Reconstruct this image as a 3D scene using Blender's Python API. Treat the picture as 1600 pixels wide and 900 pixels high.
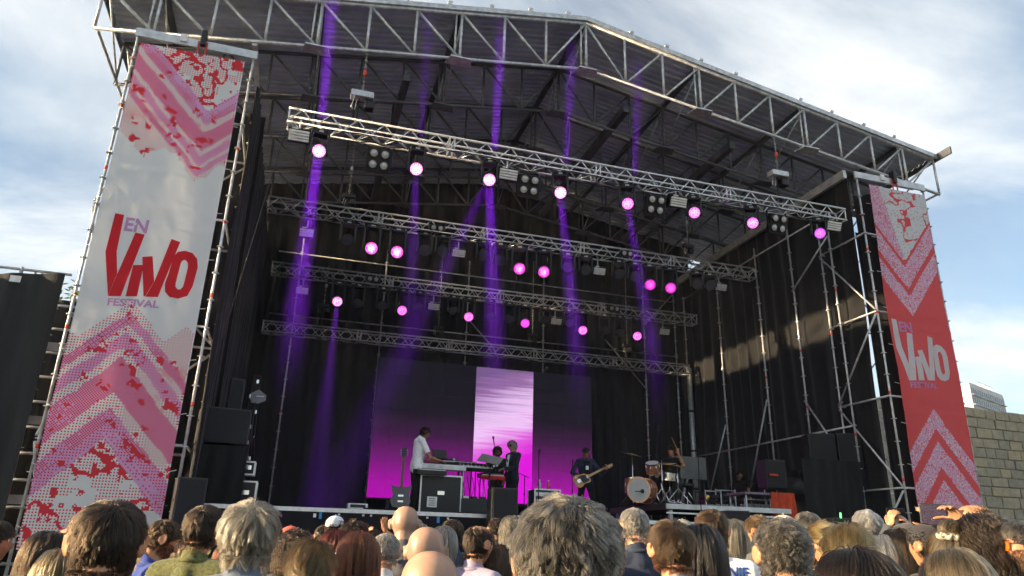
import bpy, bmesh, math, random
import numpy as np
from mathutils import Vector, Matrix, Euler
random.seed(7); rng = np.random.default_rng(11)
for o in list(bpy.data.objects): bpy.data.objects.remove(o)
SC = bpy.context.scene
WORK = bpy.data.scenes.new('workbench')                     # scratch scene for evaluating modifiers, removed at the end
COL = SC.collection
R = math.radians
# ------------------------------------------------------------------ camera
FPX = 1115.48; CAM = np.array([3.724, -12.74, 1.60]); YAW, PITCH, ROLL = .288, .345, .027
_f = np.array([math.sin(YAW)*math.cos(PITCH), math.cos(YAW)*math.cos(PITCH), math.sin(PITCH)])
_r = np.array([math.cos(YAW), -math.sin(YAW), 0.]); _u = np.cross(_r, _f)
_r2 = math.cos(ROLL)*_r + math.sin(ROLL)*_u; _u2 = -math.sin(ROLL)*_r + math.cos(ROLL)*_u
cd = bpy.data.cameras.new('camera'); cam = bpy.data.objects.new('camera', cd); COL.objects.link(cam)
cd.sensor_fit = 'HORIZONTAL'; cd.sensor_width = 36.0; cd.lens = 36.0*FPX/1600.0
cd.clip_start = .05; cd.clip_end = 3000
cam.matrix_world = Matrix(((_r2[0], _u2[0], -_f[0], CAM[0]), (_r2[1], _u2[1], -_f[1], CAM[1]), (_r2[2], _u2[2], -_f[2], CAM[2]), (0, 0, 0, 1)))
SC.camera = cam
def ray(x, y): return _f + _r2*(x-800)/FPX + _u2*(450-y)/FPX
def at(x, y, Y):                       # where a sight line meets the vertical plane at depth Y
    d = ray(x, y); return Vector(CAM + d*(Y-CAM[1])/d[1])
def atX(x, y, X):
    d = ray(x, y); return Vector(CAM + d*(X-CAM[0])/d[0])
def atD(x, y, D):                      # at horizontal distance D from the camera
    d = ray(x, y); return Vector(CAM + d*D/math.hypot(d[0], d[1]))
# ------------------------------------------------------------------ sky, sun, exposure
SUN_EL, SUN_A = R(12.8), R(2.0)        # low evening sun from the left of the stage
TOSUN = Vector((-math.cos(SUN_EL)*math.cos(SUN_A), math.cos(SUN_EL)*math.sin(SUN_A), math.sin(SUN_EL)))
W = bpy.data.worlds.new('World'); SC.world = W; W.use_nodes = True
nt = W.node_tree; nt.nodes.clear()
def N(t, k, **kw):
    n = t.nodes.new(k)
    for a, b in kw.items(): setattr(n, a, b)
    return n
out = N(nt, 'ShaderNodeOutputWorld'); bg = N(nt, 'ShaderNodeBackground'); bg.inputs[1].default_value = .081
sky = N(nt, 'ShaderNodeTexSky', sky_type='NISHITA'); sky.sun_disc = False
sky.sun_elevation = R(24); sky.sun_rotation = math.atan2(TOSUN.x, TOSUN.y); sky.sun_elevation = SUN_EL
sky.air_density = 1.0; sky.dust_density = .6; sky.ozone_density = 1.3
tc = N(nt, 'ShaderNodeTexCoord'); sep = N(nt, 'ShaderNodeSeparateXYZ'); nt.links.new(tc.outputs['Generated'], sep.inputs[0])
def wm(op, a, b=None):
    n = N(nt, 'ShaderNodeMath', operation=op)
    for i, v in enumerate((a, b)):
        if v is None: continue
        if isinstance(v, (int, float)): n.inputs[i].default_value = v
        else: nt.links.new(v, n.inputs[i])
    return n.outputs[0]
den = wm('ADD', wm('MAXIMUM', sep.outputs[2], 0.0), .22)
cmb = N(nt, 'ShaderNodeCombineXYZ')
nt.links.new(wm('DIVIDE', sep.outputs[0], den), cmb.inputs[0]); nt.links.new(wm('DIVIDE', sep.outputs[1], den), cmb.inputs[1]); cmb.inputs[2].default_value = 17.9
n1 = N(nt, 'ShaderNodeTexNoise'); n1.inputs['Scale'].default_value = 1.15; n1.inputs['Detail'].default_value = 9; n1.inputs['Roughness'].default_value = .58; n1.inputs['Distortion'].default_value = .5
mp = N(nt, 'ShaderNodeMapping'); mp.inputs['Rotation'].default_value = (0, 0, R(25)); mp.inputs['Scale'].default_value = (.85, 1.35, 1)
nt.links.new(cmb.outputs[0], mp.inputs[0]); nt.links.new(mp.outputs[0], n1.inputs['Vector'])
cr = N(nt, 'ShaderNodeValToRGB'); cr.color_ramp.elements[0].position = .43; cr.color_ramp.elements[1].position = .66
cr.color_ramp.elements[0].color = (.20, .20, .20, 1); cr.color_ramp.elements[1].color = (1, 1, 1, 1)
nt.links.new(n1.outputs['Fac'], cr.inputs[0])
n2 = N(nt, 'ShaderNodeTexNoise'); n2.inputs['Scale'].default_value = 2.3; n2.inputs['Detail'].default_value = 6
nt.links.new(mp.outputs[0], n2.inputs['Vector'])
cc = N(nt, 'ShaderNodeValToRGB'); cc.color_ramp.elements[0].position = .35; cc.color_ramp.elements[1].position = .72
cc.color_ramp.elements[0].color = (3.4, 3.85, 4.2, 1); cc.color_ramp.elements[1].color = (5.9, 5.9, 5.7, 1)
nt.links.new(n2.outputs['Fac'], cc.inputs[0])
mx = N(nt, 'ShaderNodeMix', data_type='RGBA')
nt.links.new(cr.outputs[0], mx.inputs['Factor']); nt.links.new(sky.outputs[0], mx.inputs['A']); nt.links.new(cc.outputs[0], mx.inputs['B'])
nt.links.new(mx.outputs['Result'], bg.inputs[0]); nt.links.new(bg.outputs[0], out.inputs[0])
sl = bpy.data.lights.new('sun', 'SUN'); sl.energy = 5.0; sl.angle = R(.6); sl.color = (1, .76, .46)
so = bpy.data.objects.new('sun', sl); COL.objects.link(so); so.location = (-40, 0, 40)
so.rotation_euler = (-TOSUN).to_track_quat('-Z', 'Y').to_euler()
SC.view_settings.view_transform = 'Standard'; SC.view_settings.look = 'None'; SC.view_settings.gamma = 1; SC.view_settings.exposure = 1.46
SC.cycles.use_denoising = True; SC.cycles.use_light_tree = False; SC.cycles.max_bounces = 6; SC.cycles.diffuse_bounces = 3; SC.cycles.glossy_bounces = 2; SC.cycles.transmission_bounces = 3; SC.cycles.adaptive_threshold = .02; SC.cycles.volume_bounces = 0; SC.cycles.transparent_max_bounces = 12
SC.cycles.sample_clamp_indirect = 6.0
# ------------------------------------------------------------------ materials
def mat(name, col, rough=.6, metal=0., vary=.15, scale=6., bump=0., bscale=40., spec=.5, col2=None, detail=5, sheen=0., stretch=None, transl=0., emit=None, coat=0., bdist=.02):
    m = bpy.data.materials.new(name); m.use_nodes = True; t = m.node_tree; b = t.nodes['Principled BSDF']
    b.inputs['Roughness'].default_value = rough; b.inputs['Metallic'].default_value = metal
    b.inputs['Specular IOR Level'].default_value = spec
    if sheen: b.inputs['Sheen Weight'].default_value = sheen
    if coat: b.inputs['Coat Weight'].default_value = coat
    c = tuple(col)+(1,); tcn = N(t, 'ShaderNodeTexCoord'); src = tcn.outputs['Object']
    if stretch:
        mpn = N(t, 'ShaderNodeMapping'); mpn.inputs['Scale'].default_value = stretch; t.links.new(src, mpn.inputs[0]); src = mpn.outputs[0]
    if vary or col2:
        ns = N(t, 'ShaderNodeTexNoise'); ns.inputs['Scale'].default_value = scale; ns.inputs['Detail'].default_value = detail
        t.links.new(src, ns.inputs['Vector'])
        rp = N(t, 'ShaderNodeValToRGB'); rp.color_ramp.elements[0].position = .33; rp.color_ramp.elements[1].position = .67
        d = tuple(col2) if col2 else tuple(v*(1-vary) for v in col)
        rp.color_ramp.elements[0].color = d+(1,); rp.color_ramp.elements[1].color = c if col2 else tuple(min(1, v*(1+vary)) for v in col)+(1,)
        t.links.new(ns.outputs['Fac'], rp.inputs[0]); t.links.new(rp.outputs[0], b.inputs['Base Color'])
        mr = N(t, 'ShaderNodeMapRange'); mr.inputs['To Min'].default_value = max(.02, rough-.1); mr.inputs['To Max'].default_value = min(1, rough+.12)
        t.links.new(ns.outputs['Fac'], mr.inputs[0]); t.links.new(mr.outputs[0], b.inputs['Roughness'])
    else: b.inputs['Base Color'].default_value = c
    if bump:
        nb = N(t, 'ShaderNodeTexNoise'); nb.inputs['Scale'].default_value = bscale; nb.inputs['Detail'].default_value = 6; t.links.new(src, nb.inputs['Vector'])
        bn = N(t, 'ShaderNodeBump'); bn.inputs['Strength'].default_value = bump; bn.inputs['Distance'].default_value = bdist
        t.links.new(nb.outputs['Fac'], bn.inputs['Height']); t.links.new(bn.outputs[0], b.inputs['Normal'])
    if emit: b.inputs['Emission Color'].default_value = tuple(emit[0])+(1,); b.inputs['Emission Strength'].default_value = emit[1]
    if transl:
        tr = N(t, 'ShaderNodeBsdfTranslucent'); ms = N(t, 'ShaderNodeMixShader'); ms.inputs[0].default_value = transl
        if vary or col2: t.links.new(rp.outputs[0], tr.inputs[0])
        else: tr.inputs[0].default_value = c
        o = [n for n in t.nodes if n.type == 'OUTPUT_MATERIAL'][0]
        t.links.new(b.outputs[0], ms.inputs[1]); t.links.new(tr.outputs[0], ms.inputs[2]); t.links.new(ms.outputs[0], o.inputs[0])
    return m
M = {}
M['galv'] = mat('galvanised_steel', (.55, .56, .56), .45, .55, .25, 9, .08, 60)
M['alu'] = mat('aluminium', (.70, .70, .70), .36, .6, .12, 12, .04, 80)
M['alub'] = mat('aluminium_box', (.55, .56, .57), .45, .6, .2, 5)
M['roofsheet'] = mat('roof_sheet', (.44, .50, .60), .55, .25, .2, 1.2, .05, 8)
M['rooftube'] = mat('roof_tube_shaded', (.15, .157, .17), .5, .5, .25, 6)  # steel of the inner trusses, darkened for the shade under the roof
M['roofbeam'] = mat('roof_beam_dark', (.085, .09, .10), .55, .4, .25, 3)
M['cloth'] = mat('black_stage_cloth', (.0075, .0077, .0088), .85, 0, .35, 1.5, .25, 25, .25, sheen=.15, stretch=(3, 3, .25))
M['clothf'] = mat('black_fence_cloth', (.022, .024, .025), .8, 0, .35, 1.2, .3, 14, .3, sheen=.15, stretch=(3, 3, .3), transl=.12)
M['black'] = mat('black_plastic', (.010, .010, .012), .45, 0, .3, 20, .1, 90)
M['blackm'] = mat('black_metal', (.016, .016, .018), .38, .3, .3, 14)
M['grille'] = mat('speaker_grille', (.014, .015, .017), .5, .4, .3, 160, .5, 260)
M['deck'] = mat('stage_deck', (.035, .032, .03), .6, 0, .4, 3, .1, 30)
M['red'] = mat('red_strap', (.55, .04, .03), .6, 0, .2, 30)
M['redband'] = mat('red_band', (.75, .07, .03), .5, 0, .15, 30)
M['white'] = mat('white_paint', (.75, .74, .72), .5, 0, .12, 14)
M['chrome'] = mat('chrome', (.75, .75, .76), .15, 1., .08, 20)
M['wood'] = mat('amber_wood', (.55, .25, .035), .3, 0, .25, 5, coat=.4, stretch=(1, 6, 1))
M['maple'] = mat('maple_wood', (.58, .34, .12), .35, 0, .2, 8, coat=.3)
M['orange'] = mat('orange_cloth', (.50, .055, .015), .8, 0, .2, 8, .2, 30)
M['tape'] = mat('blue_tape', (.03, .25, .55), .5, 0, .1, 8)
M['screenoff'] = mat('dark_glass', (.012, .012, .016), .15, 0, .1, 8)
# ------------------------------------------------------------------ mesh helpers
class MB:
    def __init__(s): s.v = []; s.f = []; s.sm = []
    def add(s, vs, fs, smooth=False):
        k = len(s.v); s.v += [tuple(p) for p in vs]; s.f += [tuple(i+k for i in f) for f in fs]; s.sm += [smooth]*len(fs); return s
    def box(s, c, d, rz=0, M4=None):
        x, y, z = d[0]/2, d[1]/2, d[2]/2
        vs = [Vector((i*x, j*y, k*z)) for i in (-1, 1) for j in (-1, 1) for k in (-1, 1)]
        if M4 is not None: vs = [M4 @ v for v in vs]
        elif rz: q = Matrix.Rotation(rz, 3, 'Z'); vs = [q @ v for v in vs]
        vs = [v+Vector(c) for v in vs]
        return s.add(vs, [(0, 1, 3, 2), (4, 6, 7, 5), (0, 4, 5, 1), (2, 3, 7, 6), (0, 2, 6, 4), (1, 5, 7, 3)])
    def bbox(s, c, d, b=.01, M4=None):            # box with chamfered edges
        bm = bmesh.new(); bmesh.ops.create_cube(bm, size=1)
        bmesh.ops.scale(bm, vec=d, verts=bm.verts)
        bmesh.ops.bevel(bm, geom=bm.edges[:], offset=b, segments=2, affect='EDGES', profile=.6)
        q = M4 if M4 is not None else Matrix.Identity(3)
        bm.verts.ensure_lookup_table(); vs = [q @ v.co+Vector(c) for v in bm.verts]; fs = [tuple(l.vert.index for l in f.loops) for f in bm.faces]
        bm.verts.index_update(); bm.free(); return s.add(vs, fs)
    def tube(s, p0, p1, r, n=8, r1=None, cap=True):
        p0 = Vector(p0); p1 = Vector(p1); r1 = r if r1 is None else r1; d = (p1-p0)
        if d.length < 1e-7: return s
        d.normalize(); a = d.orthogonal().normalized(); b = d.cross(a); vs = []
        for p, q in ((p0, r), (p1, r1)):
            for i in range(n): w = 2*math.pi*i/n; vs.append(p+a*math.cos(w)*q+b*math.sin(w)*q)
        k = len(s.v); s.add(vs, [(i, (i+1) % n, n+(i+1) % n, n+i) for i in range(n)], True)
        if cap: s.f += [tuple(k+n-1-i for i in range(n)), tuple(k+n+i for i in range(n))]; s.sm += [False]*2
        return s
    def path(s, pts, r, n=6):
        pts = [Vector(p) for p in pts]; rs = r if isinstance(r, (list, tuple)) else [r]*len(pts); rings = []; a = None
        for i, p in enumerate(pts):
            d = (pts[min(i+1, len(pts)-1)]-pts[max(i-1, 0)]).normalized()
            a = d.orthogonal().normalized() if a is None else (a-d*a.dot(d)).normalized()
            b = d.cross(a); rings.append([p+(a*math.cos(2*math.pi*k/n)+b*math.sin(2*math.pi*k/n))*rs[i] for k in range(n)])
        vs = [v for g in rings for v in g]; fs = []
        for i in range(len(rings)-1):
            for k in range(n): fs.append((i*n+k, i*n+(k+1) % n, (i+1)*n+(k+1) % n, (i+1)*n+k))
        fs.append(tuple(range(n))[::-1]); fs.append(tuple((len(rings)-1)*n+k for k in range(n)))
        return s.add(vs, fs, True)
    def lathe(s, prof, p0, axis, n=20, smooth=True):        # prof: (radius, height along axis)
        ax = Vector(axis).normalized(); a = ax.orthogonal().normalized(); b = ax.cross(a); p0 = Vector(p0); vs = []
        for r, h in prof:
            for i in range(n): w = 2*math.pi*i/n; vs.append(p0+ax*h+(a*math.cos(w)+b*math.sin(w))*r)
        fs = []
        for j in range(len(prof)-1):
            for i in range(n): fs.append((j*n+i, j*n+(i+1) % n, (j+1)*n+(i+1) % n, (j+1)*n+i))
        return s.add(vs, fs, smooth)
    def prism(s, poly, d, M4=None):                        # extrude a polygon of 3D points by vector d
        n = len(poly); d = Vector(d); vs = [Vector(p) for p in poly]+[Vector(p)+d for p in poly]
        return s.add(vs, [tuple(range(n))[::-1], tuple(range(n, 2*n))]+[(i, (i+1) % n, n+(i+1) % n, n+i) for i in range(n)])
    def mesh(s, name):
        me = bpy.data.meshes.new(name); me.from_pydata(s.v, [], s.f); me.polygons.foreach_set('use_smooth', s.sm); me.update(); return me
    def build(s, name, m, parent=None, local=False):
        return link(s.mesh(name), name, m, parent, local)
def link(me, name, m, parent=None, local=False, loc=None):
    if m is not None and not me.materials: me.materials.append(m)
    o = bpy.data.objects.new(name, me); COL.objects.link(o)
    if parent is not None:
        o.parent = parent
        if not local and '_w' not in parent: o.matrix_parent_inverse = Matrix.Translation(-parent.location)
        if not local: o['_w'] = 1
    if loc is not None: o.location = loc
    return o
def tag(o, label, cat, group=None):
    o['label'] = label; o['category'] = cat
    if group: o['group'] = group
    return o
def T(name, label, cat, loc=(0, 0, 0), rz=0, group=None):
    o = bpy.data.objects.new(name, None); COL.objects.link(o); o.location = loc; o.rotation_euler = (0, 0, rz); o.empty_display_size = .1
    return tag(o, label, cat, group)
def struct(o, kind='structure'): o['kind'] = kind; return o
def smoothmesh(me): me.polygons.foreach_set('use_smooth', [True]*len(me.polygons))
ORD = ['first', 'second', 'third', 'fourth', 'fifth', 'sixth', 'seventh', 'eighth', 'ninth', 'tenth', 'eleventh', 'twelfth']
def evalmesh(o):
    WORK.collection.objects.link(o)
    with bpy.context.temp_override(scene=WORK, view_layer=WORK.view_layers[0]): dg = bpy.context.evaluated_depsgraph_get(); dg.update()
    me = bpy.data.meshes.new_from_object(o.evaluated_get(dg)); bpy.data.objects.remove(o); return me
def vnoise(x, y, seed=0):                                   # value noise on arrays
    g = np.random.default_rng(seed).random((64, 64)); xi = np.floor(x).astype(int); yi = np.floor(y).astype(int); fx = x-xi; fy = y-yi
    fx = fx*fx*(3-2*fx); fy = fy*fy*(3-2*fy); G = lambda a, b: g[a % 64, b % 64]
    return (G(xi, yi)*(1-fx)+G(xi+1, yi)*fx)*(1-fy)+(G(xi, yi+1)*(1-fx)+G(xi+1, yi+1)*fx)*fy
def fbm(x, y, seed=0, o=4):
    s = 0; a = .5
    for i in range(o): s = s+a*vnoise(x*2**i, y*2**i, seed+i); a *= .5
    return s/(1-.5**o)
# ------------------------------------------------------------------ ground
g = MB(); g.add([(-600, -600, 0), (600, -600, 0), (600, 900, 0), (-600, 900, 0)], [(0, 1, 2, 3)])
struct(g.build('ground', mat('asphalt', (.07, .068, .065), .85, 0, .35, 2.5, .3, 60)))
# ------------------------------------------------------------------ stage platform
DK = 2.10
t = T('stage_platform', 'raised black stage platform with a silver front edge and black skirt', 'stage', (9.25, 4, 0))
MB().box((9.25, 4.7, DK-.06), (14.3, 9.2, .12)).build('deck', M['deck'], t)
e = MB().box((7.3, .085, DK-.035), (10.3, .03, .065)); e.build('edge_trim', M['alu'], t)
def cloth_grid(P0, P1, z0, z1, amp=.05, per=.28, nz=14, res=.05, seed=0, sag=0., ragged=0., drift=.12):
    P0 = Vector(P0); P1 = Vector(P1); d = P1-P0; L = d.length; d.normalize(); nrm = Vector((d.y, -d.x, 0)); nx = max(2, int(L/res))
    s = np.linspace(0, L, nx+1); tz = np.linspace(0, 1, nz+1); S, TZ = np.meshgrid(s, tz)
    ph = fbm(S*.35+7, TZ*1.3+3, seed, 3)*drift*60
    off = amp*np.sin(2*np.pi*S/per*(1+0*TZ)+ph)*(.35+.65*fbm(S*.6, TZ*.5, seed+5, 2)*1.3) + .5*amp*(fbm(S*3.1, TZ*2.+9, seed+9, 3)-.5)*2
    top = np.asarray(z1)-sag*np.sin(np.pi*S/L*max(1, round(L/2.2)))**2*TZ
    Z = z0+ragged*(fbm(S*1.3, TZ*0+2, seed+2, 2)-.5)*(1-TZ)+(top-z0)*TZ
    X = P0.x+d.x*S+nrm.x*off; Y = P0.y+d.y*S+nrm.y*off
    vs = np.stack([X, Y, Z], -1).reshape(-1, 3); w = nx+1
    i = (np.arange(nz)[:, None]*w+np.arange(nx)[None, :]).ravel(); fs = np.stack([i, i+1, i+w+1, i+w], 1)
    me = bpy.data.meshes.new('cloth'); me.from_pydata(vs.tolist(), [], fs.tolist()); smoothmesh(me); return me
link(cloth_grid((2.1, .05, 0), (12.3, .05, 0), .05, DK-.075, .03, .9, 10, .06, 3), 'front_skirt', M['cloth'], t)
link(cloth_grid((12.3, .05, 0), (16.4, .05, 0), .05, DK-.075, .03, .7, 10, .06, 4), 'front_skirt', M['cloth'], t)
for px in (298, 377, 432, 530, 568, 580, 668, 700):        # skirt clips along the edge
    p = at(px, 797 if px < 500 else 801, .03); MB().box((p.x, .02, DK-.1), (.035, .02, .03)).build('skirt_clip', M['alub'], t)
for px, m_ in ((501, M['tape']), (685, M['tape']), (492, M['white'])):
    p = at(px, 802, .02); MB().box((p.x, .0, DK-.13), (.045, .02, .10 if m_ is M['tape'] else .06)).build('tape_strip', m_, t)
# ------------------------------------------------------------------ curtains
CT = []
def curtain(label, P0, P1, z0, z1, **kw):
    m_ = kw.pop('m', M['cloth']); o = link(cloth_grid(P0, P1, z0, z1, **kw), 'stage_curtain', m_); tag(o, label, 'curtain', 'black stage drapes'); return o
curtain('black pleated curtain along the left wing of the stage', (2.2, .35, 0), (2.2, 9.1, 0), DK, 10.1, seed=21, amp=.06, res=.045)
curtain('black pleated drape on the right wing crossed by a strip of sun', (16.55, 9.1, 0), (16.55, .5, 0), DK+.05, 10.75, seed=22, amp=.07, per=.62, drift=.22, res=.04)
curtain('black drape across the back of the stage behind the screen', (1.9, 8.9, 0), (16.9, 8.9, 0), DK, 13.38, seed=23, amp=.06, per=.45, res=.05)
curtain('black drape folded round the right banner tower beside the wing', (16.62, .42, 0), (17.0, .20, 0), .1, 10.2, seed=24, amp=.03, per=.2)
curtain('black cloth hanging below the stage wing at the right tower', (14.7, 1.05, 0), (16.4, 1.05, 0), 2.12, 3.6, seed=25, amp=.03, per=.4)
curtain('black drape behind the left tower beside the white banner', (.95, 1.72, 0), (2.3, 1.72, 0), .05, 10.25, seed=26, amp=.05, per=.4)
curtain('black drape low behind the scaffold steps left of the white banner', (-1.6, 2.6, 0), (1.0, 2.6, 0), .05, 5.9, seed=27, amp=.05, per=.4)
curtain('narrow black drape beside the right tower below the sky gap', (16.55, .46, 0), (17.15, .40, 0), .05, 9.2, seed=28, amp=.03, per=.25)
# fence of black cloth beyond the left tower
t = T('black_fence', 'tall black cloth screen fence left of the left banner', 'fence', (-6, .3, 0))
fm = cloth_grid((-14, .32, 0), (-.30, .32, 0), .05, 5.72, .05, .55, 16, .06, 31, ragged=0, sag=.12); link(fm, 'cloth', M['clothf'], t)
for x in (-1.0, -3.2, -5.4, -7.6, -9.8, -12): MB().tube((x, .45, 0), (x, .45, 5.8), .03).build('post', M['galv'], t)
MB().tube((-14, .45, 5.76), (-.25, .45, 5.76), .024).build('top_rail', M['galv'], t)
MB().box((-.98, .24, 5.52), (.16, .006, .11)).build('white_patch', M['white'], t)
# ------------------------------------------------------------------ scaffold towers
ros_me = MB(); ros_me.lathe([(.026, -.004), (.062, -.004), (.062, .006), (.026, .006)], (0, 0, 0), (0, 0, 1), 8, False); ros_me = ros_me.mesh('rosette'); ros_me.materials.append(M['galv'])
def standard(par, x, y, z0, z1, bands=()):
    p = MB().tube((x, y, z0), (x, y, z1), .0242, 10).build('standard', M['galv'], par)
    z = .449
    while z < z1:
        if z > z0:
            r_ = bpy.data.objects.new('rosette', ros_me); COL.objects.link(r_); r_.parent = p; r_.location = (x, y, z)
        z += .5
    for b in bands: MB().tube((x, y, b), (x, y, b+.07), .0262, 10).build('red_band', M['redband'], p)
    return p
def tower(x0, x1, label, ytop, zt, bl, br, lev, flip):
    t = T('scaffold_tower', label, 'scaffold', (x0, 0, 0)); yb = 1.57
    for i, (x, y) in enumerate(((x0, 0), (x1, 0), (x0, yb), (x1, yb))):
        standard(t, x, y, .05, zt if y == 0 else zt-.2, (bl, br, [z+.2 for z in br], bl)[i])
        MB().lathe([(.0, .0), (.075, 0), (.075, .01), (.02, .012), (.02, .08)], (x, y, .0), (0, 0, 1), 8, False).build('base_plate', M['galv'], t)
    for z in lev:
        for (a, b) in (((x0, yb), (x1, yb)), ((x0, 0), (x0, yb)), ((x1, 0), (x1, yb)), ((x0, .03), (x1, .03))):
            MB().tube((a[0], a[1], z+.02), (b[0], b[1], z+.02), .0235).build('ledger', M['galv'], t)
    for k in range(len(lev)-1):
        a, b = (x0, x1) if (k+flip) % 2 else (x1, x0)
        MB().tube((a, yb+.05, lev[k]+.05), (b, yb+.05, lev[k+1]-.05), .0225).build('diagonal', M['galv'], t)
        a, b = (0, yb) if k % 2 else (yb, 0)
        MB().tube((x0-.05, a, lev[k]+.05), (x0-.05, b, lev[k+1]-.05), .0225).build('diagonal', M['galv'], t)
    zb = zt+.02
    MB().box(((x0+x1)/2, 0, zb+.0), (x1-x0+.12, .05, .17)).build('top_beam', M['alub'], t)
    return t, zb
LEV = [.949, 2.949, 4.949, 6.949, 8.949]
TL = tower(0, 2.07, 'galvanised scaffold tower holding the white banner on the left', 0, 10.53, [.9, 2.8, 4.7, 5.25, 7.62, 8.9, 9.93], [.4, 3.6, 5.5, 6.9, 8.4], LEV, 0)
TR = tower(16.42, 18.49, 'galvanised scaffold tower holding the red banner on the right', 0, 10.53, [1.2, 3.1, 5.0, 6.9, 8.5, 9.4], [.4, 2.4, 4.6, 6.6, 8.6], LEV, 1)
for tt, xs in ((TL[0], 1.13), (TR[0], 17.55)):             # hoist bracket and straps over the top beam
    MB().bbox((xs, -.03, 10.66), (.10, .16, .34), .02).build('hoist_bracket', M['blackm'], tt)
    for dx in (-.07, .07): MB().box((xs+dx, -.045, 10.36), (.035, .014, .46)).build('red_strap', M['red'], tt)
    MB().box((xs-.35, -.04, 10.60), (.12, .03, .16)).build('clamp_plate', M['white'], tt)
# wing scaffold behind the left tower (seen as steps between fence and banner)
t = T('scaffold_stair', 'galvanised scaffold ledgers and toe boards between black fence and left tower', 'scaffold', (-.5, 1.6, 0))
for y in (.9, 1.57, 3.2): standard(t, -.72, y, .05, 5.6, (2.2, 4.2))
for i, z in enumerate(np.arange(.7, 5.4, .42)):
    MB().tube((-.72, .9, z), (.0, .9, z), .0225).build('ledger', M['galv'], t)
    if i % 3 == 0: MB().box((-.42, .95, z+.12), (.5, .03, .14)).build('toe_board', M['alub'], t)
# ------------------------------------------------------------------ roof
XC = 9.2; RX0, RX1 = -.8, 19.2
zb_ = lambda x: 12.05-.150*abs(x-XC)
zt_ = lambda x: 13.36-.178*abs(x-XC)
t = T('stage_roof', 'gabled steel stage roof of lattice trusses under ribbed dark sheeting', 'roof', (9.2, 4, 10))
nodes = [XC+i*1.0 for i in range(-10, 11)]
for j, Y in enumerate((.14, 1.98, 3.85, 5.75, 7.65)):
    gm = M['galv'] if j == 0 else M['rooftube']; tr = MB()  # behind the front truss, roof shade is put into the tube colour
    for s in (-1, 1): tr.tube((XC, Y, zb_(XC)), (XC+s*10, Y, zb_(XC+s*10)), .038, 8)
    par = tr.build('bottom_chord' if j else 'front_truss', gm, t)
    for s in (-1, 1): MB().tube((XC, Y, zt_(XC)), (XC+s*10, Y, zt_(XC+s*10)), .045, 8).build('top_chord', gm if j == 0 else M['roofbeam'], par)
    for i, x in enumerate(nodes):
        MB().tube((x, Y, zb_(x)), (x, Y, zt_(x)), .032, 6).build('vertical', gm, par)
        if i % 3 == 1 or i in (10,):
            MB().prism([(x-.22, Y-.14, zb_(x)-.07), (x+.22, Y-.14, zb_(x)-.07), (x+.3, Y+.16, zb_(x)-.07), (x-.3, Y+.16, zb_(x)-.07)], (0, 0, .03)).build('gusset_plate', gm, par)
            MB().tube((x-.12, Y+.02, zb_(x)), (x-.12, Y+.02, zt_(x)), .022, 6).build('vertical', gm, par)
        if i < 20:
            x2 = nodes[i+1]
            if (i < 9) or i == 10: a, b = (x, zt_(x)), (x2, zb_(x2))
            else: a, b = (x, zb_(x)), (x2, zt_(x2))
            MB().tube((a[0], Y+.01, a[1]), (b[0], Y+.01, b[1]), .030, 6).build('diagonal', gm, par)
# ribbed sheets
for s in (-1, 1):
    vs = []; fs = []; ys = []; y = .10
    prof = []
    while y < 9.6:
        prof += [(y, 0), (y+.07, 0), (y+.09, .045), (y+.17, .045)]; y += .19
    xs = [XC, XC+s*3.4, XC+s*6.8, XC+s*10.06]
    for x in xs:
        for (yy, dz) in prof: vs.append((x, yy, zt_(x)+.10+dz))
    n = len(prof)
    for k in range(3):
        for i in range(n-1): fs.append((k*n+i, k*n+i+1, (k+1)*n+i+1, (k+1)*n+i))
    MB().add(vs, fs).build('roof_sheet', M['roofsheet'], t)
    x = XC+s*10.08
    MB().add([(XC,   .05, zt_(XC)+.03), (XC,   .05, zt_(XC)+.15), (x,   .05, zt_(x)+.15), (x,   .05, zt_(x)+.03), (XC,   .09, zt_(XC)+.03), (XC,   .09, zt_(XC)+.15), (x,   .09, zt_(x)+.15), (x,   .09, zt_(x)+.03)],
             [(0, 1, 2, 3), (7, 6, 5, 4), (0, 3, 7, 4), (1, 5, 6, 2), (3, 2, 6, 7)]).build('fascia', M['galv'], t)
    MB().box((x+s*.02, 4.6, zt_(x)+.08), (.05, 9.9, .2)).build('fascia', M['roofbeam'], t)
for i, x in enumerate(nodes):                               # purlins running to the back
    if i % 3 == 1 or i == 10:
        MB().box((x, 4.85, zt_(x)+.045), (.12, 9.3, .09)).build('purlin', M['roofbeam'], t)
        for k in range(4):
            y0 = (.14, 1.98, 3.85, 5.75)[k]; y1 = (1.98, 3.85, 5.75, 7.65)[k]
            MB().tube((x+.02, y0+.04, zt_(x)), (x+.02, y1, zb_(x)+.05), .017, 6).build('brace', M['galv'], t)
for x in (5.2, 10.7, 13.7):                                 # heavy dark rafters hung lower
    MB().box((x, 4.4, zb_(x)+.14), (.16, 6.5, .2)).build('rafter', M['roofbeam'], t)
for s in (-1, 1):
    for k in range(4):
        y0 = (.14, 1.98, 3.85, 5.75)[k]; x = XC+s*9.95
        MB().tube((x, y0+.04, zb_(x)), (x, y0+1.85, zb_(x)), .03, 6).build('eave_tube', M['galv'], t)
        MB().tube((x, y0+.04, zt_(x)), (x, y0+1.80, zb_(x)), .022, 6).build('eave_brace', M['galv'], t)
MB().box((16.36, 4.6, 10.72), (.10, 8.6, .22)).build('eave_beam', M['alub'], t)
MB().box((2.0, 4.6, 11.05), (.10, 8.6, .12)).build('eave_beam', M['alub'], t)
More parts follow.
